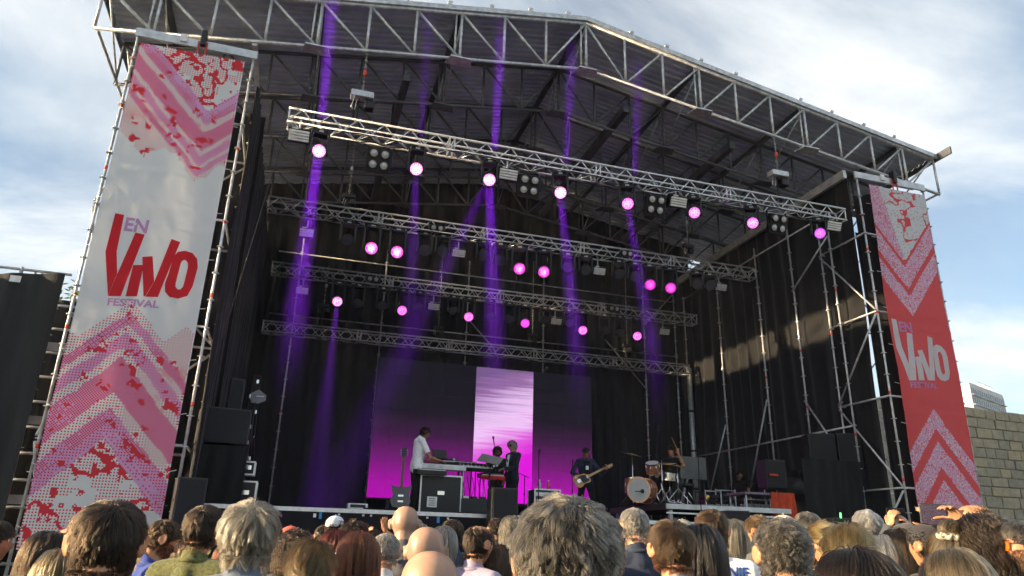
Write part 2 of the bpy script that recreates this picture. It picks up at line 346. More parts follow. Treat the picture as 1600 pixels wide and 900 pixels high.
# stubby lugs and cable ties along the ridge line
for px, py in ((433, 2), (506, 4), (570, 6), (640, 14), (708, 10), (775, 17), (838, 20), (898, 25), (1000, 58), (1057, 82), (1112, 105), (1168, 128), (1272, 170), (1322, 190), (1373, 207), (1422, 228)):
    p = at(px, py+6, -.32); MB().box((p.x,   .09, zt_(p.x)+.23), (.10, .05, .06)).build('roof_clip', M['galv'], t)
# ------------------------------------------------------------------ banners
def banner_colors(nx, ny, w, h, red):
    cs = w/nx; X, Yv = np.meshgrid((np.arange(nx)+.5)*cs, (np.arange(ny)+.5)*h/ny)     # Y down from the top
    Wt = np.array((.81, .82, .84)); Li = np.array((.76, .40, .70)) if not red else np.array((.80, .43, .62)); Rd = np.array((.76, .05, .07)) if not red else np.array((.82, .115, .12))
    bayer = np.tile(np.array([[.10, .62], [.86, .40]]), (2, 2)); bayer[2:, :2] += .06; bayer[:2, 2:] += .03
    ix, iy = np.meshgrid(np.arange(nx), np.arange(ny)); B = bayer[iy % 4, ix % 4]
    out = np.zeros((ny, nx, 3)); out[:] = Rd if red else Wt
    def pattern(Xp, Yd, xt, seed, sc):                      # Yd: distance down from the tip of the peak
        s = np.abs(Xp-xt); ja = (fbm(Xp*7, Yd*3, seed, 2)-.5)*.10
        c = Yd-1.08*s+ja; c2 = np.maximum(Yd-.33-1.1*np.abs(Xp-(xt-.9)), Yd-.62-1.1*np.abs(Xp-(xt+.78))); inside = (np.maximum(c, c2)+ja) > 0
        c = np.where(c < .02, np.maximum(c, .05), c)*sc
        nz = fbm(Xp*2.4, Yd*3.4, seed+3, 4); clus = fbm(Xp*8.5, Yd*10, seed+8, 3)
        bg = np.zeros(Xp.shape, int); tone = np.zeros(Xp.shape)
        edges = [(.0, 0, .30), (.20, 1, .42), (.44, 0, .30), (.60, 1, .24), (.90, 0, .30), (1.10, 1, .52), (1.72, 0, .30), (2.0, 1, .40), (2.3, 1, .12), (2.58, 0, .05)]
        for e0, k, tn in edges: m_ = c >= e0; bg[m_] = k; tone[m_] = tn
        tone = tone+(nz-.5)*.38*(c < 2.5)+(clus > .70)*.75*(c < 2.5)*(c > .08)
        far = c >= 2.58; rid = np.abs(fbm(Xp*2.3, Yd*2.3, seed+20, 3)-.5)
        tone = np.where(far, np.where((rid < .028) & (nz > .36), 1.0, np.where(nz > .47, .3, 0)+(clus > .69)*.8), tone)
        return inside, bg, tone
    if not red:
        segs = [(X, 2.72-Yv, .75*w, 3), (w-X, Yv-5.02, .56*w, 3)]
    else:
        segs = [(X, 3.35-Yv, .42*w, 5), (X, Yv-5.55, .46*w, 6)]
    for Xp, Yd, xt, sd in segs:
        ins, bgk, tone = pattern(Xp, Yd, xt, sd, 1.7 if Yd[0, 0] > Yd[-1, 0] else 1.12)
        dot = tone > B
        if not red:
            col = np.where(dot[..., None], Rd, np.where(bgk[..., None] == 1, Li, Wt))
        else:
            s = np.abs(Xp-xt); c = Yd-1.25*s; rnd = np.random.default_rng(sd).random(Xp.shape); nz = fbm(Xp*2.2, Yd*2.2, sd+3, 3)
            mosaic = np.where((rnd < .16+.35*np.clip(nz-.5, 0, 1))[..., None], Rd, np.where((rnd > .86)[..., None], Wt, Li)); topseg = Yd[0, 0] > Yd[-1, 0]
            col = np.zeros(Xp.shape+(3,)); col[:] = Rd
            for a0, a1 in (((.0, .50), (.68, 1.25), (1.38, 9)) if topseg else ((.0, .44), (.72, 1.28), (1.55, 9))): mk = (c > a0) & (c < a1); col = np.where(mk[..., None], mosaic, col)
            cr_ = (np.abs(fbm(Xp*2.2, Yd*2.2, sd+31, 3)-.5) < .022) | (rnd > .93)
            pale = ((c > 1.35) & (Xp+.25*Yd > .42*w+.35+.1*nz)) if topseg else ((Yd > 2.1+.5*nz) & (fbm(Xp*1.6, Yd*1.6, sd+41, 2) > .45))
            col = np.where(pale[..., None], np.where(cr_[..., None], Rd, Wt*.95), col); ins = c > 0
        out = np.where(ins[..., None], col, out)
    return out
def bdisp(x, z, seed):                                      # gentle billow of the hung cloth
    return .022*np.sin(z*1.3+seed)+.075*(fbm(x*1.1+5, z*.6+20, seed, 3)-.5)+.018*(fbm(x*2.5+z*1.5, z*1.2-x+30, seed+4, 3)-.5)-.007*np.sin(z*6.28/2.04)**30
mb_ = bpy.data.materials.new('banner_print'); mb_.use_nodes = True; tt = mb_.node_tree; pb = tt.nodes['Principled BSDF']; pb.inputs['Roughness'].default_value = .75; pb.inputs['Specular IOR Level'].default_value = .25
at_ = N(tt, 'ShaderNodeAttribute'); at_.attribute_name = 'print'; nz = N(tt, 'ShaderNodeTexNoise'); nz.inputs['Scale'].default_value = 1.4; nz.inputs['Detail'].default_value = 5
bn = N(tt, 'ShaderNodeBump'); bn.inputs['Strength'].default_value = .35; bn.inputs['Distance'].default_value = .08; tt.links.new(nz.outputs['Fac'], bn.inputs['Height']); tt.links.new(bn.outputs[0], pb.inputs['Normal'])
trn = N(tt, 'ShaderNodeBsdfTranslucent'); mxs = N(tt, 'ShaderNodeMixShader'); mxs.inputs[0].default_value = .38
tt.links.new(at_.outputs['Color'], pb.inputs['Base Color']); tt.links.new(at_.outputs['Color'], trn.inputs[0])
o_ = [n for n in tt.nodes if n.type == 'OUTPUT_MATERIAL'][0]; tt.links.new(pb.outputs[0], mxs.inputs[1]); tt.links.new(trn.outputs[0], mxs.inputs[2]); tt.links.new(mxs.outputs[0], o_.inputs[0])
def setprint(me, cols):                                     # one colour per face
    a = me.attributes.new('print', 'FLOAT_COLOR', 'CORNER'); c = np.ones((len(me.polygons), 4, 4), np.float32); c[..., :3] = cols.reshape(-1, 1, 3)
    a.data.foreach_set('color', c.ravel())
def flat_mat(name, col, transl=.38):
    return mat(name, col, .75, 0, .04, 3, 0, spec=.25, transl=transl)
M['ink_red'] = flat_mat('ink_red', (.72, .03, .045)); M['ink_lilac'] = flat_mat('ink_lilac', (.62, .33, .60)); M['ink_white'] = flat_mat('ink_white', (.74, .75, .77))
YB = -.075
def text_mesh(body, size=1., bold=.0):
    cu = bpy.data.curves.new('txt', 'FONT'); cu.body = body; cu.size = size; cu.offset = bold; cu.resolution_u = 3
    return evalmesh(bpy.data.objects.new('txt', cu))
def fit_text(body, A, B_, C_, conv, bold=.02):              # A lower left, B_ lower right, C_ upper left corners
    me = text_mesh(body, 1., bold); n = len(me.vertices); co = np.zeros(n*3); me.vertices.foreach_get('co', co); co = co.reshape(-1, 3)
    u = (co[:, 0]-co[:, 0].min())/np.ptp(co[:, 0]); v = (co[:, 1]-co[:, 1].min())/np.ptp(co[:, 1])
    P = np.array(A)[None]+u[:, None]*(np.array(B_)-np.array(A))[None]+v[:, None]*(np.array(C_)-np.array(A))[None]
    me.vertices.foreach_set('co', np.array([conv(p) for p in P]).ravel()); me.update(); return me
def make_banner(x0, x1, ztop, zbot, red, label, seed, dx):
    w = x1-x0; h = ztop-zbot; nx = 84; ny = int(h/w*nx); t = T('festival_banner', label, 'banner', ((x0+x1)/2, YB, zbot), 0, 'festival banners')
    xs = np.linspace(x0, x1, nx+1); zs = np.linspace(ztop, zbot, ny+1); Xg, Zg = np.meshgrid(xs, zs)
    Yg = YB+bdisp(Xg, Zg, seed); vs = np.stack([Xg, Yg, Zg], -1).reshape(-1, 3); k = nx+1
    i = (np.arange(ny)[:, None]*k+np.arange(nx)[None]).ravel(); me = bpy.data.meshes.new('cloth'); me.from_pydata(vs.tolist(), [], np.stack([i, i+k, i+k+1, i+1], 1).tolist())
    smoothmesh(me); setprint(me, banner_colors(nx, ny, w, h, red)); cl = link(me, 'cloth', mb_, t)
    def conv(p):                                            # picture point on the left banner -> on this cloth
        q = at(p[0]*.35563, 280+p[1]*.35563, 0.); X = q.x+dx[0]; Z = q.z+dx[1]
        return (X, YB-.006+float(bdisp(np.array(X), np.array(Z), seed)), Z)
    def piece(name, poly, m_, inner=None):
        bm = bmesh.new()
        if inner is None:
            bm.faces.new([bm.verts.new((p[0], p[1], 0)) for p in poly])
        else:
            n = len(poly); A = [bm.verts.new((p[0], p[1], 0)) for p in poly]; B = [bm.verts.new((p[0], p[1], 0)) for p in inner]
            for q in range(n): bm.faces.new((A[q], A[(q+1) % n], B[(q+1) % n], B[q]))
        bmesh.ops.triangulate(bm, faces=bm.faces[:]); bmesh.ops.subdivide_edges(bm, edges=bm.edges[:], cuts=3, use_grid_fill=True)
        m2 = bpy.data.meshes.new(name); bm.to_mesh(m2); bm.free()
        for v in m2.vertices: v.co = conv(v.co)
        smoothmesh(m2); return link(m2, name, m_, t)
    ink = M['ink_white'] if red else M['ink_red']
    piece('lettering', [(512, 160), (551, 168), (517, 325), (519, 425), (478, 518), (468, 325)], ink)
    piece('lettering', [(600, 245), (641, 254), (535, 520), (479, 519), (520, 424)], ink)
    piece('lettering', [(590, 386), (632, 386), (634, 400), (606, 522), (556, 521)], ink)
    piece('lettering', [(630, 351), (675, 348), (681, 458), (641, 522), (634, 520)], ink)
    piece('lettering', [(757, 272), (795, 285), (697, 525), (642, 523), (682, 458)], ink)
    oo = [(768, 345), (785, 328), (815, 322), (848, 332), (869, 358), (871, 395), (848, 480), (825, 520), (785, 532), (747, 524), (728, 500), (728, 468), (745, 420), (757, 380)]
    oi = [(797, 378), (803, 367), (814, 362), (823, 367), (828, 377), (828, 395), (812, 462), (806, 482), (794, 493), (781, 490), (774, 480), (775, 465), (782, 435), (790, 405)]
    piece('lettering', oo, ink, oi)
    me = fit_text('EN', (548, 236), (648, 250), (562, 178), conv, .03); link(me, 'lettering', M['ink_lilac'], t)
    me = fit_text('FESTIVAL', (474, 560), (700, 573), (480, 527), conv, .03); link(me, 'lettering', M['ink_lilac'], t)
    for z in np.arange(zbot+.3, ztop, .9):                 # ties to the poles
        for xx, s in ((x0, -1), (x1, 1)): MB().tube((xx, YB, z), (xx+s*.08, -.02, z+.03), .006, 5).build('tie', M['white'], t)
    return t
make_banner(.07, 1.93, 10.30, 1.35, False, 'white banner with red and lilac halftone mountains and red VIVO lettering, on left tower', 2, (0, 0))
p_l = at(470*.35563, 280+330*.35563, 0.); p_r = at(1180+648/3, 400+440/3, 0.)
make_banner(16.66, 18.42, 10.28, 1.35, True, 'red banner with lilac chevrons and white VIVO lettering, on right tower', 4, (p_r.x-p_l.x+.02, at(1180+735/3, 400+590/3, 0).z-at(500*.35563, 280+519*.35563, 0).z))
# ------------------------------------------------------------------ lighting trusses
def lighting_truss(label, x0, x1, Y, zt, s=.30):
    t = T('lighting_truss', label, 'truss', ((x0+x1)/2, Y, zt-s), 0, 'horizontal lighting trusses'); h = s/2; L = x1-x0
    cm = MB().tube((x0, 0, 0), (x1, 0, 0), .024, 8).mesh('chord'); cm.materials.append(M['alu'])
    for y, z in ((Y-h, zt), (Y+h, zt), (Y-h, zt-s), (Y+h, zt-s)):
        o = bpy.data.objects.new('chord', cm); COL.objects.link(o); o.parent = t; o.matrix_parent_inverse = Matrix.Translation(-t.location); o.location = (0, y, z)
    p = L/max(1, round(L/.265)); k = int(round(L/p))
    br = []
    for sg in (1, -1):
        br.append((MB().tube((0, 0, -h*sg), (p, 0, h*sg), .0115, 6).mesh('brace'), MB().tube((0, -h*sg, 0), (p, h*sg, 0), .0115, 6).mesh('brace')))
    for a in br:
        for b in a: b.materials.append(M['alu'])
    for i in range(k):
        sg = i % 2
        for me, loc in ((br[sg][0], (x0+i*p, Y-h, zt-h)), (br[1-sg][0], (x0+i*p, Y+h, zt-h)), (br[sg][1], (x0+i*p, Y, zt-s))):
            o = bpy.data.objects.new('brace', me); COL.objects.link(o); o.parent = t; o.matrix_parent_inverse = Matrix.Translation(-t.location); o.location = loc
    x = x0
    joints = np.linspace(x0, x1, max(2, round(L/3.)+1))
    for x in joints:
        for dx in ((-.05, .05) if x0+.1 < x < x1-.1 else ((.02,) if x < x0+.1 else (-.02,))):
            f = MB()
            for (a, b) in (((-h, 0), (h, 0)), ((-h, -s), (h, -s)), ((-h, 0), (-h, -s)), ((h, 0), (h, -s))): f.tube((x+dx, Y+a[0], zt+a[1]), (x+dx, Y+b[0], zt+b[1]), .016, 6)
            f.build('end_frame', M['alu'], t)
    for q in range(3):                                      # signal and power cables taped along the chord
        pts = []; yy = Y+h*(.9 if q < 2 else -1.05); a0 = x0+(.2, 1.5, .6)[q]; a1 = x1-(.4, 2.5, 1.2)[q]
        for u in np.linspace(0, 1, 60): pts.append((a0+(a1-a0)*u, yy+.02*math.sin(u*31+q), zt-s+(.03, -.035, .02)[q]-.05*abs(math.sin(u*(17+5*q)*math.pi))**.7))
        MB().path(pts, .013, 5).build('cable', M['blackm'], t)
    return t
TR_ = [(2.86, 15.90, .12, 9.50), (2.43, 16.05, 4.0, 9.38), (2.57, 15.86, 7.0, 8.82), (2.48, 16.2, 8.2, 7.45)]
for a, nm in zip(TR_, ('front silver lighting truss, the highest and nearest of four', 'second silver lighting truss from the front, with paired pink lights', 'third silver lighting truss from the front, with six pink lights', 'lowest and rearmost silver lighting truss, just above the screen')): lighting_truss(nm, *a)
# ------------------------------------------------------------------ hoists and chains
def hoist(px, py, Y, zt, ztop, label, big):
    p = at(px, py, Y); s = 1. if big else .7; t = T('chain_hoist', label, 'hoist', (p.x, Y, zt), 0, 'chain hoists above the trusses')
    MB().bbox((p.x, Y, p.z), (.46*s, .22*s, .14*s), .02).build('motor_case', M['alub'] if big else M['blackm'], t)
    MB().bbox((p.x+.16*s, Y+.05, p.z-.17*s), (.2*s, .2*s, .2*s), .03).build('gear_box', M['blackm'], t)
    c = MB(); n = max(3, int((ztop-p.z)/.085)); z = p.z+.07*s
    for i in range(n):
        zz = z+(ztop-z)*i/n; dz = (ztop-z)/n*.62
        c.path([(p.x+(.018*math.cos(a) if i % 2 else 0), Y+(0 if i % 2 else .018*math.cos(a)), zz+dz*(.5+.62*math.sin(a))) for a in np.linspace(0, 2*math.pi, 9)], .006, 4)
    c.build('chain', M['galv'], t)
    MB().path([(p.x-.05, Y, p.z-.08), (p.x-.06, Y, zt+.1), (p.x-.02, Y-.1, zt), (p.x+.02, Y+.1, zt+.02), (p.x-.02, Y, zt+.16)], .014, 6).build('sling', M['blackm'], t)
    hk = p.z+.35*(ztop-p.z)
    MB().lathe([(.0, -.07), (.03, -.06), (.04, 0), (.03, .06), (0, .07)], (p.x, Y-.02, (p.z+ztop)/2), (0, 0, 1), 8).build('hook', M['redband'] if big else M['galv'], t)
    MB().path([(p.x-.15*s, Y, p.z-.05), (p.x-.2*s, Y, p.z-.3*s), (p.x-.12*s, Y, p.z-.36*s), (p.x-.1*s, Y, p.z-.1)], .008, 5).build('slack_chain', M['galv'], t)
hoist(566, 150, .14, 9.50, zb_(4.1), 'chain hoist with pale motor case above the left of front truss', True)
hoist(1216, 273, .14, 9.50, zb_(14.2), 'chain hoist with pale motor case above the right of front truss', True)
hoist(545, 307, 4.0, 9.38, zb_(4.5), 'small dark hoist above the left of the second truss', False)
hoist(1075, 385, 4.0, 9.38, zb_(14), 'small dark hoist above the right of the second truss', False)
hoist(506, 478, 8.2, 7.45, 9.4, 'small dark hoist at the left of the lowest truss', False)
hoist(685, 512, 8.2, 7.45, 10.5, 'small dark hoist over the lowest truss left of centre', False)
hoist(832, 524, 8.2, 7.45, 10.5, 'small dark hoist over the lowest truss at centre', False)
hoist(980, 540, 8.2, 7.45, 10.5, 'small dark hoist over the lowest truss right of centre', False)
# ------------------------------------------------------------------ stage lights
def led_mat(name, core, ring, strength):
    m = bpy.data.materials.new(name); m.use_nodes = True; t = m.node_tree; t.nodes.clear(); o = N(t, 'ShaderNodeOutputMaterial'); e = N(t, 'ShaderNodeEmission')
    tcn = N(t, 'ShaderNodeTexCoord'); v = N(t, 'ShaderNodeTexVoronoi'); v.inputs['Scale'].default_value = 26; v.inputs['Randomness'].default_value = .35
    t.links.new(tcn.outputs['Object'], v.inputs['Vector']); rp = N(t, 'ShaderNodeValToRGB'); rp.color_ramp.elements[0].position = .25; rp.color_ramp.elements[1].position = .62
    rp.color_ramp.elements[0].color = tuple(core)+(1,); rp.color_ramp.elements[1].color = tuple(ring)+(1,)
    t.links.new(v.outputs['Distance'], rp.inputs[0]); t.links.new(rp.outputs[0], e.inputs[0]); gm_ = N(t, 'ShaderNodeVectorMath', operation='MULTIPLY'); gm_.inputs[1].default_value = (1, 0, 1); t.links.new(tcn.outputs['Object'], gm_.inputs[0]); ln = N(t, 'ShaderNodeVectorMath', operation='LENGTH'); t.links.new(gm_.outputs[0], ln.inputs[0])
    hot = N(t, 'ShaderNodeMapRange'); hot.inputs[1].default_value = .02; hot.inputs[2].default_value = .13; hot.inputs[3].default_value = strength*2.4; hot.inputs[4].default_value = strength*.55; t.links.new(ln.outputs['Value'], hot.inputs[0]); t.links.new(hot.outputs[0], e.inputs[1]); t.links.new(e.outputs[0], o.inputs[0]); m.cycles.emission_sampling = 'NONE'; return m
M['led0'] = led_mat('led_lens_hot', (1, .50, .80), (1., .04, .55), .95)
M['led1'] = led_mat('led_lens_pink', (1, .30, .85), (.80, .02, .55), .75)
M['led2'] = led_mat('led_lens_violet', (.75, .16, .95), (.42, .02, .60), .6)
M['led3'] = led_mat('led_lens_magenta', (.95, .10, .78), (.72, .03, .50), .55)
M['lens'] = mat('lamp_glass', (.55, .53, .50), .12, .1, .2, 60)
M['lensd'] = mat('dark_lens', (.05, .055, .07), .08, .2, .2, 40)
M['louv'] = mat('strobe_louvre', (.62, .60, .55), .4, .1, .15, 12)
def aim(o, target):
    d = Vector(target)-o.location; o.rotation_euler = d.to_track_quat('-Y', 'Z').to_euler()
LAMPS = []
def moving_head(px, py, Y, zb, lit, label, sz=1., group='moving head lights'):
    p = at(px, py, Y); t = T('moving_head_light', label, 'stage light', p, 0, group)
    d = Vector((4.6, -11, 1.4))-p; yaw = math.atan2(d.x, -d.y)   # face the crowd
    t.rotation_euler = (0, 0, yaw*.7); k = sz; top = min(.62, max(.30, zb-p.z))
    MB().bbox((0, 0, top-.06), (.30*k, .20*k, .12), .015).build('base', M['blackm'], t, True)
    MB().box((0, -.1*k-.003, top-.055), (.10*k, .006, .035)).build('base_display', M['alub'], t, True)
    for s in (-1, 1): MB().bbox((s*.185*k, 0, (top-.12)/2), (.045*k, .12*k, top-.06+.1*k), .012).build('yoke_arm', M['blackm'], t, True)
    MB().tube((0, 0, top), (0, 0, top+.06), .03, 8).build('clamp', M['galv'], t, True)
    h = MB().lathe([(0, .20*k), (.09*k, .19*k), (.135*k, .12*k), (.15*k, 0), (.158*k, -.10*k), (.158*k, -.135*k), (.145*k, -.14*k), (.143*k, -.12*k)], (0, 0, 0), (0, 1, 0), 20).build('head', M['black'], t, True)
    h.rotation_euler = (R(28), 0, 0)
    lm = MB().lathe([(.143*k, -.118*k), (.10*k, -.128*k), (0, -.132*k)], (0, 0, 0), (0, 1, 0), 20).build('lens', M[lit] if lit else M['lensd'], h, True)
    if lit:
        LAMPS.append((p, lit))
    return t
T1z, T2z, T3z = TR_[0][3]-.3, TR_[1][3]-.3, TR_[2][3]-.3
for i, (px, py, lit) in enumerate(((498, 236, 'led0'), (650, 264, 'led0'), (764, 281, 'led0'), (875, 301, 'led0'), (980, 318, 'led1'), (1084, 332, 'led1'), (1175, 348, 'led1'), (1280, 364, 'led2'))):
    moving_head(px, py, .12, T1z, lit, 'lit moving head light, %s from the left on the front truss' % ORD[i], .88, 'lit heads on the front truss')
for i, (px, py, lit) in enumerate(((580, 387, 'led0'), (620, 393, 'led0'), (811, 419, 'led1'), (849, 424, 'led1'), (1015, 444, 'led3'), (1047, 449, 'led3'))):
    moving_head(px, py, 4., T2z, lit, 'lit pink moving head light, %s from the left on the second truss' % ORD[i], 1.05, 'lit heads on the second truss')
for i, (px, py, lit) in enumerate(((527, 470, 'led0'), (628, 484, 'led1'), (732, 494, 'led1'), (820, 504, 'led3'), (910, 515, 'led1'), (995, 524, 'led1'))):
    moving_head(px, py, 7., T3z, lit, 'lit pink moving head light, %s from the left on the third truss' % ORD[i], .95, 'lit heads on the third truss')
for i, (px, py) in enumerate(((543, 374), (663, 390), (691, 391), (755, 398), (781, 406), (887, 416), (915, 421), (967, 427), (992, 431), (1089, 443), (1109, 445))):
    moving_head(px, py, 4., T2z, None, 'dark unlit moving head, %s from the left on the second truss' % ORD[i], .95, 'unlit heads on the second truss')
for i, (px, py) in enumerate(((559, 474), (597, 477), (655, 480), (708, 484), (766, 493), (795, 497), (851, 499), (889, 503), (945, 515), (969, 519))):
    moving_head(px, py, 7., T3z, None, 'dark unlit moving head, %s from the left on the third truss' % ORD[i], .85, 'unlit heads on the third truss')
def strobe(px, py, Y, label, k=1.):
    p = at(px, py, Y); t = T('strobe_light', label, 'stage light', p, 0, 'louvred strobe lights'); tilt = Matrix.Rotation(R(25), 3, 'X')
    MB().bbox((0, .04, .06*k), (.42*k, .14, .28*k), .01, tilt).build('housing', M['blackm'], t, True)
    for s in range(4): MB().box(tilt @ Vector((0, -.06, -.055*k+.055*k*s)), (.38*k, .05, .042*k), 0, tilt @ Matrix.Rotation(R(-14), 3, 'X')).build('louvre', M['louv'], t, True)
    MB().box(tilt @ Vector((-.08*k, -.035, .17*k)), (.12*k, .01, .03)).build('display', M['alub'], t, True)
    MB().tube((0, .04, .2*k), (0, .04, .42*k), .02, 6).build('clamp', M['galv'], t, True)
for n_, Y, L in (('front', .12, ((467, 215), (793, 275), (1058, 318), (1300, 355))), ('second', 4., ((479, 365), (716, 397), (935, 425), (1125, 450))), ('third', 7., ((472, 455), (677, 480), (868, 503), (1037, 519)))):
    for i, (px, py) in enumerate(L): strobe(px, py, Y, 'louvred strobe light, %s from the left under the %s truss' % (ORD[i], n_), 1. if Y < 1 else .85)
def blinder(px, py, label, n=2, Y=.12, k=1.):
    p = at(px, py, Y); t = T('blinder_light', label, 'stage light', p, 0, 'blinder lights'); tilt = Matrix.Rotation(R(22), 3, 'X'); r_ = n-1
    MB().bbox((0, .07, 0), (.48*k, .12, .48*k if n == 2 else .24*k), .015, tilt).build('housing', M['blackm'], t, True)
    for i in (-1, 1):
        for j in ((-1, 1) if n == 2 else (0,)):
            MB().lathe([(.088*k, .0), (.092*k, -.03), (.08*k, -.03)], tilt @ Vector((i*.112*k, .0, j*.112*k)), tilt @ Vector((0, 1, 0)), 16).build('lamp_rim', M['black'], t, True)
            MB().lathe([(.078*k, -.01), (.05*k, -.022), (0, -.028)], tilt @ Vector((i*.112*k, .0, j*.112*k)), tilt @ Vector((0, 1, 0)), 16).build('lamp', M['lens'], t, True)
    for s in (-1, 1): MB().bbox((s*.26*k, .06, .12*k), (.02, .05, .4*k), .005).build('bracket', M['blackm'], t, True)
for i, (px, py) in enumerate(((592, 249), (827, 289), (1025, 320), (1217, 349))): blinder(px, py, 'four lamp blinder, %s from the left under the front truss' % ORD[i])
blinder(683, 356, 'two lamp blinder on top of the second truss left of centre', 1, 3.8, .8)
blinder(980, 396, 'two lamp blinder on top of the second truss right of centre', 1, 3.8, .8)
blinder(583, 436, 'two lamp blinder on top of the third truss at the left', 1, 6.8, .8)
blinder(960, 482, 'two lamp blinder on top of the third truss at the right', 1, 6.8, .8)
# ------------------------------------------------------------------ wing scaffolds along the right curtain and at the back
t = T('wing_scaffold', 'galvanised wing scaffold standing in front of the right black drape', 'scaffold', (16.2, 4, DK))
for Y, z1, bands in ((1.1, 9.6, (4.2, 7.8)), (2.65, 10.2, (5.1, 6.6)), (4.2, 10.2, (3.6, 6.2)), (6.3, 10.0, (4.4,)), (8.4, 10.0, ())):
    standard(t, 16.32, Y, DK, z1, bands)
for (y0, z0), (y1, z1) in (((1.1, 9.3), (2.65, 8.3)), ((4.2, 5.6), (5.3, 3.3)), ((2.65, 5.3), (1.5, 3.7)), ((6.3, 5.2), (7.4, 3.3))):
    MB().tube((16.27, y0, z0), (16.27, y1, z1), .024).build('diagonal', M['galv'], t)
for z in (4.45, 9.95):
    MB().tube((16.36, 1.1, z), (16.36, 8.4, z), .0235).build('ledger', M['galv'], t)
t = T('back_scaffold', 'thin galvanised uprights in front of the back drape behind the trusses', 'scaffold', (9, 8.7, DK))
for x in (3.3, 5.9, 8.6, 11.2, 14.9, 16.1): standard(t, x, 8.72, DK, 10.4, (5.0,))
for (x0, z0), (x1, z1) in (((8.6, 8.4), (9.6, 7.4)), ((13.4, 8.2), (14.9, 6.6)), ((14.9, 8.9), (16.1, 10.2))): MB().tube((x0, 8.66, z0), (x1, 8.66, z1), .022).build('diagonal', M['galv'], t)
for z in (7.9, 9.9): MB().tube((2.6, 8.78, z), (16.2, 8.78, z), .022).build('ledger', M['galv'], t)
t = T('truss_column', 'stout pale upright column at the back right corner of the stage', 'column', at(1083, 640, 8.3), 0)
c = at(1080, 640, 8.3); MB().tube((c.x, 8.3, DK), (c.x, 8.3, 7.4), .09, 12).build('shaft', M['galv'], t)
for z in (3.4, 4.6, 5.9): MB().tube((c.x, 8.3, z), (c.x, 8.3, z+.06), .105, 12).build('band', M['blackm'], t)
MB().tube((c.x-.05, 8.28, 4.4), (c.x-.9, 8.28, DK), .035).build('stay', M['galv'], t)
# ------------------------------------------------------------------ stone wall, far building, tree
stm = [mat('stone_%d' % i, c, .9, 0, .3, 5, .6, 18, .2, c2, 8) for i, (c, c2) in enumerate((((.46, .39, .27), (.33, .29, .21)), ((.42, .36, .26), (.29, .26, .20)), ((.48, .40, .26), (.37, .31, .21)), ((.38, .34, .26), (.28, .25, .19))))]
t = T('stone_wall', 'tall old wall of squared stone blocks behind the right banner', 'wall', (25.5, 6, 0), R(3))
MB().box((29.5, 6.55, 3.22), (19, .7, 6.44)).build('core', mat('mortar', (.36, .33, .27), .95, 0, .3, 12, .5, 40), t)
rw = random.Random(4); z = 0.05; cnt = 0
while z < 6.40:
    h = rw.uniform(.30, .40); h = min(h, 6.52-z); x = 22.2+rw.uniform(0, .4)
    while x < 29.2:
        w = rw.uniform(.45, .85); vis = z > 1.3
        if vis:
            dy = rw.uniform(.02, .05); b = MB().bbox((x+w/2, 6.2-dy+.14, z+h/2+(rw.uniform(-.06, .03) if z+h > 6.3 else 0)), (w-.035, .32, h-.035), rw.uniform(.015, .03))
            b.v = [(a+rw.uniform(-.010, .010), c_, d+rw.uniform(-.008, .008)) for a, c_, d in b.v]; b.build('stone_block', rw.choice(stm), t); cnt += 1
        x += w
    z += h
t = T('apartment_block', 'distant pale apartment block showing above the stone wall at right', 'building', (at(1550, 620, 90).x, 90, 0), R(22))
bw = mat('pale_render', (.66, .65, .62), .8, 0, .1, .4); bd = mat('far_window', (.16, .18, .21), .2, 0, .2, .3)
pA = at(1507, 608, 90); pB = at(1591, 632, 90)
X0, X1, ZT = pA.x-4, pB.x, pA.z-.2
wl = MB().box(((X0+X1)/2, 95, ZT/2), (X1-X0, 10, ZT)).build('wall', bw, t)
nxw = 16
for r_ in range(3):
    for i in range(nxw):
        xx = X0+(i+.5)*(X1-X0)/nxw; zz = ZT-1.1-r_*1.75
        if zz > 3: MB().box((xx, 89.98, zz), ((X1-X0)/nxw*.55, .12, 1.15)).build('window', bd, wl); MB().box((xx, 89.85, zz-.7), ((X1-X0)/nxw*.8, .5, .12)).build('sill', bw, wl)
for xx, w, h in ((pA.x+1.2, 2.4, 1.0), (pA.x+3.9, 1.2, 1.6), (pA.x+6.4, 2.8, .8)): MB().box((xx, 94, ZT+h/2), (w, 4, h)).build('roof_box', bw, t)
MB().box(((X0+X1)/2, 90.2, ZT+.25), (X1-X0, .2, .5)).build('parapet', bw, t)
for i in range(10): MB().box((pA.x+i*.75, 89.9, ZT+.75), (.08, .08, .7)).build('railing_post', bw, t)
MB().box((pA.x+3.4, 89.9, ZT+1.1), (7.2, .08, .08)).build('railing', bw, t)
lf = mat('leaf', (.10, .16, .03), .6, 0, .4, 3, transl=.35)
t = T('leafy_tree', 'sunlit green tree top glimpsed between black fence and left tower', 'tree', (-2.2, 9, 0))
MB().path([(-2.2, 9, 0), (-2.15, 9, 3), (-2.25, 9.1, 6), (-2.2, 9, 8)], [.16, .13, .09, .03], 8).build('trunk', mat('bark', (.1, .08, .06), .9), t)
cr_ = MB()
pc = at(117, 452, 9.)
for i in range(1500):
    d = Vector((random.gauss(0, 1), random.gauss(0, 1), random.gauss(0, 1))).normalized()*random.random()**.4
    p = Vector((pc.x-.6, 9.1, pc.z-1.5))+Vector((d.x*1.5, d.y*1.5, d.z*1.9)); a = Vector((random.gauss(0, 1), random.gauss(0, 1), random.gauss(0, 1))).normalized(); b = a.orthogonal().normalized(); k = random.uniform(.07, .12)
    cr_.add([p-a*k, p+b*k*.5, p+a*k, p-b*k*.5], [(0, 1, 2, 3)])
cr_.build('crown', lf, t)
